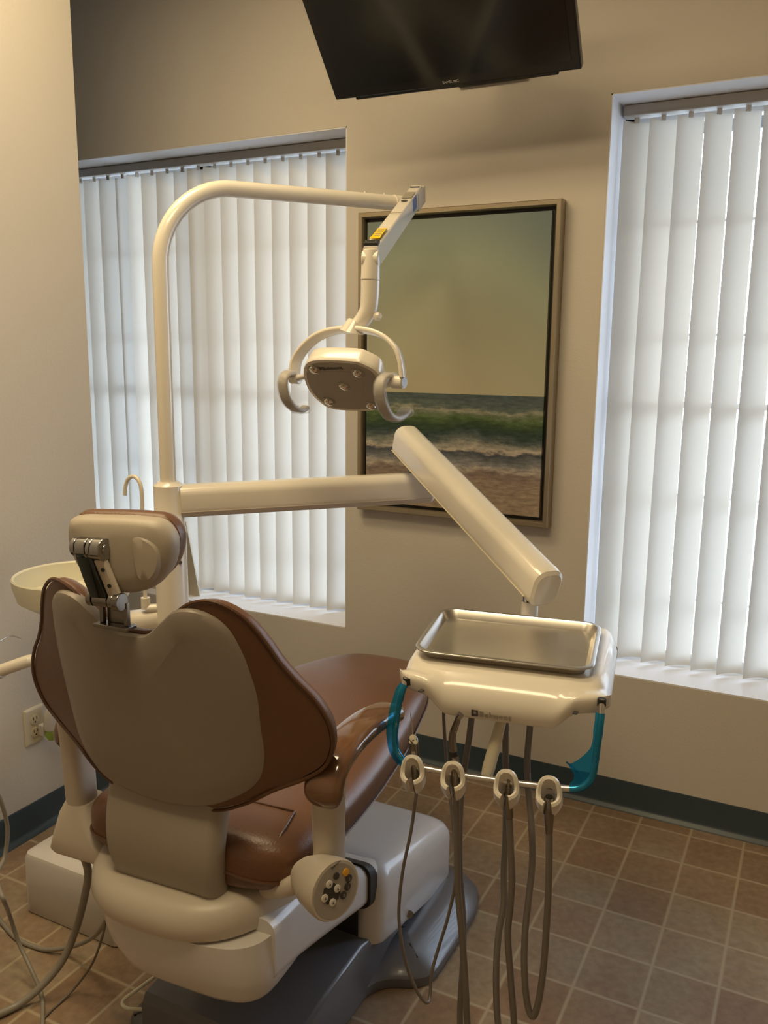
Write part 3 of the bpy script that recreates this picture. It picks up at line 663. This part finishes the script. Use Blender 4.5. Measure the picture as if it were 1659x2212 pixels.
# balance arm
B0 = Vector((-1.045, -.488, 1.222)); B1 = Vector((-.512, -.905, .975)); db = (B1-B0).normalized()
sec = [(a, b) for a, b in rr(.074, .092, .028, 8)]
g = G(); g.sweep([B0-db*.010, B0, B0+db*.006, B0+(B1-B0)*.5, B1], sec, [.80, .95, 1, 1, 1], up=(0, 0, 1)); ba = obj('balance_arm', g, PLASTIC, U)
g = G(); g.sweep([B1, B1+db*.004, B1+db*.020, B1+db*.026], sec, [1.02, 1.02, .98, .82], up=(0, 0, 1)); obj('end_cap', g, PLASTIC, ba)
g = G(); g.sweep([B0, B1], [(a*1.01, b*.02-.030) for a, b in rr(.074, .092, .028, 3)], up=(0, 0, 1)); obj('arm_seam', g, IVORY, ba)
HS = Matrix.Translation((-.4955, -1.2115, 0)) @ Matrix.Rotation(math.radians(9.5), 4, 'Z') @ Matrix.Translation((0, 0, .890)) @ Matrix.Rotation(math.radians(3.7), 4, 'X') @ Matrix.Translation((0, 0, -.890))
ps = HS @ Vector((-.005, .315, .86)); pt = Vector((B1.x-.030, B1.y+.022, .925))
g = G().cyl((pt.x, pt.y, .80), (pt.x, pt.y, .925), .0185); obj('head_post', g, PLASTIC, U)
g = G().cyl((pt.x, pt.y, .925), (pt.x, pt.y, .96), .0165); obj('post_collar', g, CHROME, U)
# delivery head body
def head_sec(x):
    t = abs(x-.006)/.198; zb = .803+.034*sstep(.095, .140, abs(x-.008)); end = max(0, (t-.86)/.14); dr = .055*end**2.2
    top = .884-dr*.6; fr = -.056+.030*end**2+.018*sstep(.12, .19, abs(x-.006)); rear = .295-.04*end**2
    P_ = [(fr+.012, zb), (fr+.002, zb+.008), (fr, zb+.028), (fr+.010, zb+.5*(top-zb)+.012), (fr+.030, top-.012), (fr+.060, top-.002), (.10, top), (.22, top), (rear-.02, top-.004), (rear, top-.022), (rear, zb+.01), (rear-.01, zb), (.15, zb+.002), (.03, zb+.002)]
    q = smooth([Vector((x, a, b)) for a, b in P_], 3, closed=True); return q
xs_ = [-.192, -.188, -.178, -.165, -.15, -.140, -.130, -.118, -.106, -.095, -.08, -.05, 0, .05, .09, .108, .12, .132, .144, .155, .165, .178, .190, .200, .204]
g = G(); g.loft([head_sec(x) for x in xs_]); dh = obj('delivery_head', g, PLASTIC, U, HS)
ff = HS.to_3x3() @ Vector((0, -1, 0)); O_ = HS @ Vector((0, -.0570, .82))
def front(px, py, off=.0): return atpl(px, py, O_+ff*off, ff)
e1 = HS.to_3x3() @ Vector((1, 0, 0)); e2 = HS.to_3x3() @ Vector((0, 0, 1))
lp = HS @ Vector((-.026, -.0575, .812)); text('brand_lettering', 'Belmont', .0175, lp, e1, e2, GREYTXT, dh, .0008)
g = G(); c_ = HS @ Vector((-.034, -.0570, .818))
for a, b in ((-.006, -.0045), (-.006, .0045)): pass
for (a0, a1, b0, b1) in ((-.006, .006, .0035, .006), (-.006, .006, -.006, -.0035), (-.006, -.003, -.006, .006), (.003, .006, -.006, .006)):
    g.add([c_+e1*a+e2*b+ff*k for k in (-.004, .0012) for a, b in ((a0, b0), (a1, b0), (a1, b1), (a0, b1))], [(0, 1, 2, 3), (4, 5, 6, 7), (0, 1, 5, 4), (1, 2, 6, 5), (2, 3, 7, 6), (3, 0, 4, 7)])
obj('brand_mark', g, DARKTXT, dh, shade=False)
# handle bar
HB = [(-.168, -.040, .862), (-.176, -.052, .835), (-.184, -.056, .79), (-.188, -.058, .750), (-.184, -.060, .720), (-.168, -.062, .700), (-.145, -.064, .694), (-.06, -.066, .692), (.02, -.066, .693), (.10, -.064, .695), (.150, -.062, .698), (.170, -.060, .708), (.182, -.058, .728), (.186, -.056, .77), (.190, -.052, .83), (.190, -.038, .868)]
hbar = smooth([HS @ Vector(p) for p in HB], 6)
hb_ = obj('handle_bar', G().tube(hbar, .0058, 14), RODM, U)
g = G()
for p in (hbar[0], hbar[-1]): obj('bar_socket', G().cyl(p+Vector((0, 0, -.012)), p+Vector((0, 0, .001)), .0078, n=18), BLACK, hb_)
# little marks on the head
g = G()
for px, py in ((910, 1492), (1243, 1540)):
    c_ = front(px, py, .000); obj('level_mark', G().box(c_, (.008, .012, .0016)), DARKTXT, dh, shade=False)
# grip under the head
g = G(); a_ = HS @ Vector((.012, -.01, .805)); b_ = HS @ Vector((-.012, -.046, .682)); m_ = (a_+b_)/2
g.tube([a_, a_*.7+b_*.3, m_, b_*.85+a_*.15, b_, b_+(b_-a_).normalized()*.004], [.0095, .0105, .0118, .0122, .0105, .006], 18); obj('positioning_handle', g, IVORY, U)
g = G().cyl(HS @ Vector((.014, -.008, .795)), HS @ Vector((.0135, -.008, .822)), .0125); obj('handle_collar', g, BLACK, U)
# holders
HOLD = [(-.146, 'h1'), (-.068, 'h2'), (.032, 'h3'), (.109, 'h4')]
HLOC = []
tilt = Matrix.Rotation(math.radians(26), 4, 'X')
def holder(x):
    M = HS @ Matrix.Translation((x, -.078, .682)) @ tilt
    n = 26; ro, ri = .0245, .0148; a0, a1 = math.radians(-90+20), math.radians(270-20)
    g = G(); rings = []
    for i in range(n):
        a = a0+(a1-a0)*i/(n-1); c_, s_ = math.cos(a), math.sin(a); hi = .010+.028*sstep(-.3, 1, s_); lo = -.030+.006*s_
        rings.append([Vector((ri*c_, ri*s_, hi-.003)), Vector(((ri+ro)/2*c_, (ri+ro)/2*s_, hi)), Vector((ro*.96*c_, ro*.96*s_, hi-.004)), Vector((ro*c_*1.02, ro*s_*1.02, hi-.02)), Vector((ro*.92*c_, ro*.92*s_, lo+.012)), Vector((ro*.72*c_, ro*.72*s_, lo)), Vector((ri*.93*c_, ri*.93*s_, lo+.001))])
    g.loft(rings); HLOC.append(M)
    return obj('instrument_holder', g, PLASTIC, U, M)
for x, _ in HOLD: holder(x)

# tray
T = root('instrument_tray', HS @ Vector((0, .12, .886)), 'empty brushed steel instrument tray on the delivery console', 'tray')
g = G(); tc_ = (0, .122)
def tr(wx, wy, r_, z): return [Vector((tc_[0]+a, tc_[1]+b, z)) for a, b in rr(wx, wy, r_, 7)]
g.loft([tr(.300, .205, .020, .8862), tr(.306, .211, .024, .887), tr(.322, .227, .030, .9015), tr(.326, .231, .031, .9035), tr(.338, .243, .036, .9035), tr(.3415, .2465, .037, .9025), tr(.3425, .2475, .0375, .9005), tr(.3405, .2455, .037, .8995), tr(.338, .243, .036, .9010),
        tr(.328, .233, .032, .9012), tr(.324, .229, .031, .9000), tr(.308, .213, .025, .8855), tr(.300, .205, .020, .8848)])
obj('tray', g, TRAYM, T, HS).name = 'tray_pan'

# handpieces and their hoses
def ppath(pts): return smooth([aty(px, py, y) for px, py, y in pts], 8)
M = HLOC[0]
r = root('air_water_syringe', M @ Vector((0, 0, -.04)), 'metal air water syringe with thin nozzle in the leftmost holder under the console', 'dental instrument', 'instruments under the console')
YF = -1.285
c1 = aty(893, 1608, YF); c0 = aty(900, 1712, YF)
g = G(); ax = (c1-c0); g.tube([c0, c0+ax*.12, c0+ax*.3, c0+ax*.7, c1, c1+ax*.12, c1+ax*.19], [.0045, .0062, .0075, .0095, .0102, .0095, .005], 20); bd = obj('body', g, STEELD, r)
g = G(); nz0 = c1+ax*.17; g.tube([nz0, aty(889, 1560, YF-.008), aty(886, 1538, YF-.010)], [.0016, .0013, .0004], 8); obj('nozzle', g, RODM, bd)
g = G(); vc = (CAM-c1).normalized()
for k in (-1, 1): g.lathe([(0, 0), (.0046, 0), (.0040, .002), (0, .0028)], c1+ax*.05+e1*(.0043*k)+vc*.0075, vc, 14)
g.lathe([(0, 0), (.0075, 0), (.0060, .004), (0, .005)], c1+ax*.12+vc*.004, vc, 18); obj('trigger', g, IVORY, bd)
g = G(); g.tube(ppath([(900, 1712, YF), (896, 1740, YF), (887, 1800, YF), (872, 1870, YF), (864, 1930, YF), (862, 1985, YF), (870, 2050, YF), (885, 2105, YF+.01), (905, 2148, YF+.02), (922, 2166, YF+.03), (929, 2150, YF+.05), (932, 2105, YF+.06), (945, 2055, YF+.07), (968, 1980, YF+.07), (984, 1900, YF+.07), (982, 1820, YF+.08), (974, 1740, YF+.09), (965, 1650, YF+.10), (959, 1560, YF+.11), (958, 1500, YF+.11)]), .0034, 10); obj('hose', g, HOSE, r)
M = HLOC[1]
r = root('dental_handpiece', M @ Vector((0, 0, -.04)), 'slim dental handpiece with a black band standing in its holder', 'dental instrument', 'instruments under the console')
Yh = -1.275
pts = [aty(985, 1720, Yh), aty(984, 1700, Yh), aty(983, 1650, Yh), aty(981, 1632, Yh)]
g = G().tube(pts, [.0070, .0088, .0088, .0082], 20); bd = obj('body', g, STEELD, r)
g = G().tube([aty(980, 1645, Yh), aty(979, 1622, Yh)], .0084, 20); obj('black_band', g, BLACK, bd)
g = G().tube(smooth([aty(979, 1624, Yh), aty(977, 1600, Yh), aty(978, 1585, Yh), aty(985, 1565, Yh), aty(990, 1550, Yh)], 5), [.0082-.0030*(i/20) for i in range(21)], 16); obj('shank', g, STEELD, bd)
hd = aty(993, 1546, Yh); g = G(); g.lathe([(0, -.004), (.0062, -.004), (.0066, 0), (.0062, .004), (0, .005)], hd, (.55, 0, .8), 18); obj('turbine_head', g, CHROME, bd)
g = G(); g.tube(ppath([(985, 1715, Yh), (986, 1760, Yh), (987, 1830, Yh), (989, 1920, Yh), (997, 2010, Yh), (1004, 2100, Yh), (1008, 2180, Yh), (1012, 2260, Yh+.01), (1005, 2310, Yh+.03), (996, 2260, Yh+.05), (994, 2180, Yh+.06), (1000, 2080, Yh+.06), (1000, 1980, Yh+.07), (993, 1880, Yh+.08), (993, 1780, Yh+.09), (998, 1700, Yh+.10), (1006, 1640, Yh+.11), (1014, 1590, Yh+.12), (1021, 1530, Yh+.13)]), .0066, 12); obj('hose', g, HOSE, r)
for (x0, lab, cp, hp, cat) in (
    (1098, 'bare stepped metal hose coupling in the third holder from the left', [(1100, 1765, .0075), (1098, 1740, .0085), (1097, 1716, .0085), (1096.5, 1714, .0055), (1098, 1700, .0052), (1098, 1699, .0036), (1099, 1684, .0034), (1099, 1675, .0028)],
     [(1100, 1760), (1103, 1830), (1106, 1900), (1102, 1960), (1097, 2020), (1103, 2110), (1110, 2200), (1112, 2270), (1102, 2320), (1086, 2280), (1074, 2190), (1072, 2100), (1077, 2020), (1088, 1950), (1088, 1880), (1092, 1800), (1094, 1700), (1092, 1620), (1093, 1530)], 1),
    (1186, 'open ended metal hose coupling in the rightmost holder', [(1186, 1800, .0065), (1186, 1770, .0085), (1186, 1724, .0088), (1186, 1722, .0075)],
     [(1186, 1798), (1186, 1860), (1184, 1940), (1180, 2010), (1174, 2090), (1164, 2160), (1152, 2195), (1140, 2172), (1133, 2100), (1134, 2020), (1142, 1940), (1150, 1860), (1148, 1780), (1141, 1700), (1139, 1640), (1144, 1580), (1148, 1530)], 0)):
    Yc = -1.262
    r = root('hose_coupling', aty(x0, 1760, Yc), lab, 'dental instrument', 'instruments under the console')
    g = G().tube([aty(a, b, Yc) for a, b, _ in cp], [c for _, _, c in cp], 18); bd = obj('coupling', g, STEELD, r)
    if not cat: obj('socket', G().cyl(aty(1186, 1722, Yc), aty(1186, 1719, Yc), .0062), BLACK, bd)
    n = len(hp); g = G(); g.tube(ppath([(a, b, Yc+.14*sstep(.45, 1, i/(n-1))) for i, (a, b) in enumerate(hp)]), .0066, 12); obj('hose', g, HOSE, r)

# blue barrier films on the handle bar
def film(name, path, wid, m, label, cat, group, fl):
    # a crumpled sleeve round a path with a loose flag of film
    g = G(); rings = []; n = len(path)
    for i, p in enumerate(path):
        t = (path[min(i+1, n-1)]-path[max(i-1, 0)]).normalized(); a_ = t.cross(Vector((0, 1, 0))).normalized(); b_ = a_.cross(t)
        ring = []
        for j in range(14):
            an_ = 2*PI*j/14; rr_ = .0066+.0016*noise.noise(p*60+Vector((j, 0, 0)))+(fl(i/(n-1)) if j in (6, 7, 8) else 0)*(1.0 if j == 7 else .45)
            ring.append(p+(a_*math.cos(an_)*wid+b_*math.sin(an_)*(.5 if fl(i/(n-1)) > 0 and j in (6, 7, 8) else 1))*rr_)
        rings.append(ring)
    g.loft(rings, cap=False); o = obj(name, g, m); tag(o, label, cat, group); return o
L_ = len(hbar)
film('barrier_film', hbar[3:34], 1, BLUEFILM, 'blue barrier film wrapped round the left end of the handle bar', 'plastic film', 'blue barrier films', lambda t: .002+.009*math.sin(t*PI)**.5)
film('barrier_film', [hbar[i] for i in range(L_-5, L_-33, -1)], 1, BLUEFILM, 'blue barrier film with a loose flap on the right end of the handle bar', 'plastic film', 'blue barrier films', lambda t: .003 if t < .25 else .003+.042*math.sin((t-.25)/.75*PI)**1.2)

# ------------------------------------------------------------------ dental light
LT = root('dental_light', (*PXY, 1.13), 'cream dental operating light on the tall bent pole', 'dental light')
TE = Vector((-1.150, -.36, 1.886)); TS = Vector((*PXY, 1.13)); dh_ = Vector((TE.x-TS.x, TE.y-TS.y, 0)).normalized()
Rb = .20; zt = 1.872; path = [TS, Vector((*PXY, 1.30)), Vector((*PXY, 1.50)), Vector((*PXY, zt-Rb-.02))]
for i in range(1, 15):
    a = PI/2*i/14; path.append(Vector((*PXY, zt-Rb+.0))+dh_*(Rb*(1-math.cos(a)))+Vector((0, 0, Rb*math.sin(a))))
st_ = path[-1]
for i in range(1, 6): path.append(st_+(TE-st_)*i/5)
g = G().tube(path, .0205, 28); obj('pole', g, PLASTIC, LT)
g = G()
for t in (.80, .93):
    q = st_+(TE-st_)*t; obj('pole_screw', G().lathe([(0, .018), (.0035, .018), (.0035, .024), (0, .025)], q, (0, 0, 1), 12), PLASTIC, LT)
g = G(); g.cyl(TE-dh_*.004, TE+dh_*.03, .0225); obj('pole_end', g, PLASTIC, LT)
NA = Vector((-.925, -.925, 1.676)); FA = Vector((-1.095, -.335, 1.905)); da = (NA-FA).normalized()
sec = rr(.034, .050, .005, 3)
g = G(); g.sweep([FA-da*.02, NA-Vector((0, 0, .006))], sec, up=(0, 0, 1)); arm = obj('balance_arm', g, PLASTIC, LT)
upv = (Vector((0, 0, 1))-da*da.z).normalized(); sdv = da.cross(upv)
def onarm(t, s_, h): return FA+(NA-FA)*t+sdv*s_+upv*h
def armbox(name, t0, t1, s0, s1, h0, h1, m, par, bev=0):
    g = G(); g.add([onarm(t, s_, h) for t in (t0, t1) for s_ in (s0, s1) for h in (h0, h1)], [(0, 1, 3, 2), (4, 6, 7, 5), (0, 4, 5, 1), (2, 3, 7, 6), (0, 2, 6, 4), (1, 5, 7, 3)]); return obj(name, g, m, par, bev=bev, shade=False)
armbox('yellow_label', .775, .925, -.012, .012, .0248, .0254, YELLOW, arm)
for s0, s1 in ((-.0118, -.0108), (.0108, .0118)): armbox('label_border', .785, .90, s0, s1, .0252, .0257, DARKTXT, arm)
for i in range(4): armbox('label_print', .80+.027*i, .808+.027*i, -.008, .007-.002*(i % 2), .0252, .0257, GREYTXT, arm)
armbox('rating_label', .12, .24, -.013, .013, .0248, .0258, GREYTXT, arm); armbox('black_slot', .0, .022, -.013, .013, .0248, .0256, BLACK, arm)
g = G(); q = onarm(.295, 0, .0251); g.lathe([(0, 0), (.009, 0), (.009, .0006), (0, .0006)], q, upv, 24); obj('round_mark', g, DARKTXT, arm)
armbox('panel_joint', .52, .523, -.0172, .0172, .0245, .0255, GREYTXT, arm)
armbox('blue_label', .14, .24, .0168, .0180, -.012, .020, BLUELAB, arm)
armbox('blue_label', .14, .24, -.0180, -.0168, -.012, .020, BLUELAB, arm)
armbox('pivot_block', -.09, .10, -.020, .020, -.030, .018, PLASTIC_M, LT, .003)
armbox('black_hinge_cover', .955, .995, -.0165, .0165, .020, .0265, BLACK, arm, .001)
g = G()
for s_ in (-.011, .011): g.lathe([(0, 0), (.003, 0), (.002, .0015), (0, .002)], onarm(.975, s_, .0265), upv, 12)
obj('hinge_screw', g, CHROME, arm)
# knuckle and down tube
g = G(); yk = NA.y
g.tube([NA+Vector((0, 0, .012)), NA-Vector((0, 0, .010)), aty(800, 605, yk)], [.0175, .0205, .0215], 26); g.cyl(NA-sdv*.0185-Vector((0, 0, .008)), NA+sdv*.0185-Vector((0, 0, .008)), .0185); kn = obj('knuckle', g, PLASTIC, LT, bev=.002)
dp = smooth([aty(800, 606, yk), aty(799, 640, yk), aty(796, 668, yk), aty(785, 690, yk), aty(768, 710, yk)], 6)
g = G().tube(dp, [.0212-.003*(i/len(dp)) for i in range(len(dp))], 26); dt = obj('down_tube', g, PLASTIC, LT)
g = G().lathe([(0, 0), (.009, 0), (.010, .008), (.006, .014), (0, .014)], aty(812, 684, yk), (.9, -.3, .1), 16); obj('knob', g, PLASTIC, dt)
# yoke
HL, HR = aty(633, 812, -.915), aty(866, 832, -.955); HL.z = HR.z = (HL.z+HR.z)/2
yk_pts = [(636, 806), (640, 780), (655, 755), (682, 730), (715, 716), (755, 712), (795, 715), (830, 728), (855, 752), (866, 782), (870, 815)]
def yky(px): return -.915-.040*(px-633)/233
yp = smooth([aty(a, b, yky(a)) for a, b in yk_pts], 6)
g = G(); g.sweep(yp, rr(.0105, .030, .004, 3), up=(0, -.3, 1)); yo = obj('yoke', g, PLASTIC, LT)
g = G(); c_ = aty(760, 713, yky(760)); g.tube([c_+Vector((0, 0, -.004)), c_+Vector((.004, 0, .012)), dp[-1]+Vector((.004, 0, .004))], [.028, .018, .0175], 24); obj('yoke_neck', g, PLASTIC, yo)
ea = (HR-HL).normalized()
g = G(); g.cyl(HR-ea*.022, HR+ea*.008, .0145); obj('pivot_boss', g, PLASTIC, yo, bev=.002); g = G(); g.cyl(HR+ea*.008, HR+ea*.0095, .0115); obj('boss_cap', g, SILVTXT, yo)
g = G(); g.cyl(HL-ea*.006, HL+ea*.02, .0125); obj('pivot_boss', g, PLASTIC, yo, bev=.002)
# lamp head
hn = Vector((0, -.62, -.785)).normalized(); e_x = (ea-hn*ea.dot(hn)).normalized(); e_d = hn.cross(e_x)
if e_d.z > 0: e_d = -e_d
HC = aty(743, 832, -.955)
def onface(px, py, o=0): return atpl(px, py, HC+hn*o, hn)
fo = smooth([onface(a, b) for a, b in ((657, 792), (672, 780), (710, 778), (764, 781), (785, 787), (812, 802), (822, 822), (824, 860), (812, 886), (772, 889), (718, 885), (690, 870), (668, 846), (655, 815))], 5, closed=True)
fc = sum(fo, Vector())/len(fo)
def fr_(k, d): return [fc+(p-fc)*k-hn*d for p in fo]
g = G(); g.loft([fr_(.3, -.0), fr_(.93, 0), fr_(.985, .001), fr_(1.0, .005), fr_(1.0, .010), fr_(.985, .030), fr_(.96, .038), fr_(.90, .042), fr_(.3, .046)]); lh = obj('lamp_head', g, PLASTIC, LT)
g = G(); g.loft([fr_(.90, -.0006), fr_(.9, .001)]); g.loft([fr_(.55, -.0012), fr_(.56, .001)]); obj('lamp_face', g, PANELG, lh)
for px, py in ((678, 798), (773, 806), (743, 834), (710, 867), (802, 876)):
    c_ = onface(px, py, .001); g = G(); g.lathe([(0, -.0005), (.0160, -.0005), (.0160, .0012), (.0135, .0018), (0, .0018)], c_, hn, 24); l_ = obj('lens_ring', g, PANELG, lh)
    g = G(); g.lathe([(0, 0), (.0118, 0), (.0108, .0030), (.007, .0052), (0, .0060)], c_+hn*.0012, hn, 20); obj('lens', g, HEADMETAL, l_)
lt_o = onface(699, 800, .0012); text('brand_lettering', 'Belmont', .0155, lt_o, e_x, -e_d, DARKTXT, lh, .0003)
g = G(); c_ = onface(692, 796, .0012); 
g.add([c_+e_x*a-e_d*b+hn*k for k in (0, .0006) for a, b in ((-.004, -.004), (.004, -.004), (.004, .004), (-.004, .004))], [(0, 1, 2, 3), (4, 5, 6, 7), (0, 1, 5, 4), (1, 2, 6, 5), (2, 3, 7, 6), (3, 0, 4, 7)]); obj('brand_mark', g, DARKTXT, lh, shade=False)
# C shaped handles and their clear sleeves
def chandle(pts, xw, lab):
    pth = smooth([atx(a, b, xw) for a, b in pts], 6)
    g = G(); g.sweep(pth, rr(.024, .011, .0045, 3), up=(0, -1, 0)); obj('handle', g, HRSHELL, lh)
    g = G(); n = len(pth); rings = []
    for i, p in enumerate(pth):
        t = (pth[min(i+1, n-1)]-pth[max(i-1, 0)]).normalized(); a_ = Vector((1, 0, 0)); b_ = a_.cross(t).normalized(); fl = .004 if i > n-5 else 0
        rings.append([p+a_*math.cos(2*PI*j/16)*(.0155+fl+.002*noise.noise(p*70+Vector((j, 0, 0))))+b_*math.sin(2*PI*j/16)*(.0095+fl+.003*noise.noise(p*80+Vector((0, j, 3)))) for j in range(16)])
    g.loft(rings, cap=False); o = obj('plastic_sleeve', g, CLEARFILM); tag(o, lab, 'plastic film', 'clear sleeves on the lamp handles')
chandle([(632, 806), (621, 806), (612, 818), (612, 842), (620, 866), (635, 882), (650, 886), (660, 880)], HL.x+.004, 'clear plastic sleeve on the left handle of the dental light')
chandle([(848, 812), (832, 812), (822, 826), (820, 848), (826, 875), (838, 896), (853, 904), (870, 896), (878, 888)], HR.x-.028, 'clear plastic sleeve on the right handle of the dental light')
g = G(); g.cyl(HL+ea*.01, onface(662, 812, -.012), .007); g.cyl(HR-ea*.02, onface(822, 835, -.012), .0075); obj('head_axle', g, PLASTIC, lh)

# ------------------------------------------------------------------ cuspidor
bc = Vector((-1.755, -1.055, .782))
CU = root('cuspidor', bc, 'round translucent spittoon bowl behind the chair back', 'cuspidor bowl')
g = G().lathe([(0, .006), (.05, .006), (.10, .014), (.135, .035), (.146, .07), (.147, .086), (.152, .090), (.155, .086), (.154, .068), (.143, .028), (.108, .004), (.055, -.004), (0, -.004)], bc, n=56); obj('bowl', g, BOWL, CU)
g = G().lathe([(0, -.03), (.03, -.03), (.034, -.004), (0, -.004)], bc); g.sweep(smooth([bc+Vector((0, 0, -.03)), bc+Vector((.12, .03, -.035)), Vector((PXY[0]-.03, PXY[1], bc.z-.02))], 5), rr(.07, .05, .02, 4)); obj('bowl_arm', g, PLASTIC, CU)
fp_ = [aty(307, 1128, -1.0), aty(307, 1090, -1.0), aty(305, 1055, -1.0), aty(298, 1036, -1.0), aty(287, 1029, -1.0), aty(276, 1036, -1.0), aty(271, 1052, -1.0), aty(270, 1070, -1.0)]
b0 = Vector((fp_[0].x, fp_[0].y, .79)); fp_ = [b0, (b0+fp_[0])/2]+fp_
g = G().tube(smooth(fp_, 6), .0052, 12); g.cyl(b0, b0+Vector((0, 0, .03)), .012); g.tube([b0, Vector((PXY[0], PXY[1], b0.z))], .012); obj('cup_filler', g, PLASTIC, CU)
# assistant's arm and its syringe on the left
AS = root('assistant_instrument_arm', (-1.52, -.98, .69), 'cream assistant arm tube at the left edge behind the chair', 'instrument arm')
a_, b_ = Vector((-1.535, -.985, .69)), atx(-60, 1470, -1.84); g = G().tube([a_, atx(60, 1428, -1.70), b_], .0155, 20); obj('arm_tube', g, PLASTIC, AS)
g = G().cyl(atx(-60, 1470, -1.84)+Vector((0, 0, -.03)), atx(-60, 1470, -1.84)+Vector((0, 0, .03)), .024); g.cyl(atx(4, 1449, -1.765)*1.0, atx(-4, 1452, -1.775), .018); obj('arm_joint', g, LIGHTBASE, AS, bev=.002)
SY = root('air_water_syringe', atx(-50, 1410, -1.80), 'thin bent steel syringe tip reaching in at the left edge of the view', 'dental instrument')
g = G().tube(smooth([atx(-40, 1405, -1.80), atx(0, 1384, -1.80), atx(22, 1374, -1.80), atx(46, 1379, -1.80)], 6), [.0026-.0010*i/18 for i in range(19)], 10); obj('nozzle', g, RODM, SY)
g = G().tube([atx(-40, 1405, -1.80), atx(-90, 1440, -1.80), Vector((atx(-90, 1440, -1.80).x, atx(-90, 1440, -1.80).y, .60))], .009, 14); obj('body', g, STEELD, SY)

# hoses on the left floor
def hose(pts, r_, m, label, name='suction_hose'):
    p = smooth(pts, 8); lo = min(q.z for q in p)
    for q in p: q.z = max(q.z, r_)
    g = G(); g.tube(p, r_, 12); o = obj(name, g, m); tag(o, label, 'hose', 'hoses left of the chair'); return o
Z = lambda px, py, z: atz(px, py, z)
hose([Vector((-1.30, -1.50, .445)), Z(190, 1880, .36), Z(182, 1940, .26), Z(163, 2010, .16), Z(135, 2075, .09), Z(90, 2130, .04), Z(40, 2170, .012), Z(-20, 2197, .012), Z(-90, 2215, .012)], .0085, HOSE_L, 'thick grey hose dropping from under the left armrest to the floor')
hose([Z(240, 1960, .28), Z(228, 1990, .20), Z(200, 2025, .10), Z(150, 2046, .03), Z(90, 2050, .006), Z(40, 2030, .006), Z(10, 2000, .006), Z(-20, 1960, .006)], .0055, HOSE_L, 'grey hose looping on the floor in front of the white box')
hose([Z(233, 1965, .26), Z(222, 2020, .16), Z(200, 2080, .08), Z(165, 2130, .02), Z(130, 2165, .004), Z(95, 2200, .004), Z(80, 2240, .004)], .0028, HOSE, 'thin dark tube curving down beside the chair base', 'drain_tube')
hose([atx(-60, 1500, -1.84), atx(-50, 1620, -1.72), atx(-20, 1690, -1.62), atx(2, 1730, -1.60), atx(16, 1790, -1.60), atx(10, 1850, -1.60), atx(-6, 1885, -1.58), atx(-4, 1915, -1.56), atx(8, 1945, -1.53), Z(20, 1975, .17), Z(40, 2035, .09), Z(70, 2100, .04), Z(90, 2150, .006), Z(92, 2200, .006), Z(90, 2250, .006)], .0048, HOSE_L, 'grey hose arching past the left edge and crossing the tiles at the lower left corner')
hose([Z(337, 2108, .075), Z(300, 2135, .07), Z(266, 2162, .055), Z(275, 2178, .05), Z(320, 2182, .045), Z(370, 2200, .04), Z(410, 2240, .03)], .0042, BOWL, 'clear tube lying on the chair base', 'drain_tube')

# ------------------------------------------------------------------ outlet with air freshener
def wallp(py, pz, off): return Vector((XL+off, py, pz))
oy, oz = -.975, .343
O = root('wall_outlet', wallp(oy, oz, 0), 'ivory duplex outlet plate on the left wall above the base', 'outlet')
g = G(); g.loft([[wallp(oy+a, oz+b, d) for a, b in rr(.072-2*i, .116-2*i, .004, 3)] for d, i in ((0, 0), (.003, 0), (.006, .003), (.0065, .008))]); obj('cover_plate', g, IVORY, O)
for dz in (.020, -.020):
    g = G().lathe([(0, .0), (.016, 0), (.016, .0085), (.014, .009), (0, .009)], wallp(oy, oz+dz, 0), (1, 0, 0), 24); s_ = obj('socket', g, IVORY, O)
    g = G()
    for dy in (-.006, .006): g.b2((XL+.0085, oy+dy-.001, oz+dz), (XL+.0095, oy+dy+.001, oz+dz+.009))
    g.cyl((XL+.0085, oy, oz+dz-.007), (XL+.0095, oy, oz+dz-.007), .0025); obj('slot', g, BLACK, s_)
A = root('air_freshener', wallp(oy+.012, oz-.02, .03), 'white plug in air freshener with pale green liquid in the outlet', 'air freshener')
g = G(); cy = oy+.030
g.lathe([(0, -.004), (.021, -.004), (.0225, .01), (.021, .04), (.015, .058), (.006, .066), (0, .067)], (XL+.042, cy, oz-.012), n=28); g.b2((XL+.009, cy-.022, oz-.034), (XL+.030, cy-.002, oz+.0)); obj('housing', g, LIGHTBASE, A, bev=.002)
g = G().lathe([(0, -.036), (.012, -.036), (.019, -.026), (.0205, -.012), (.0205, -.004), (0, -.004)], (XL+.042, cy, oz-.012), n=28); obj('refill', g, GREENL, A)

# ------------------------------------------------------------------ board leaning on the sill
yb_ = .062; bR = aty(431, 1274, yb_); tR = aty(401, 1127, yb_); tL = aty(207, 1104, yb_); z0_ = ZS+.0042
g = G(); lx = tL.x-.12
fr_pts = [(bR.x, z0_), (tR.x, tR.z), (lx, tL.z+.01), (lx, z0_)]
g.loft([[Vector((x, yb_, z)) for x, z in fr_pts], [Vector((x, yb_+.006, z)) for x, z in fr_pts]])
o = obj('leaning_board', g, MATTCARD, shade=False); tag(o, 'beige board with a slanting edge standing on the window sill behind the post', 'board')
g = G(); g.loft([[Vector((bR.x-.055, yb_-.001, z0_)), Vector((bR.x-.055, yb_-.03, z0_)), Vector((bR.x-.055, yb_-.001, z0_+.07))], [Vector((bR.x-.050, yb_-.001, z0_)), Vector((bR.x-.050, yb_-.03, z0_)), Vector((bR.x-.050, yb_-.001, z0_+.07))]])
obj('foot', g, MATTCARD, o, shade=False)
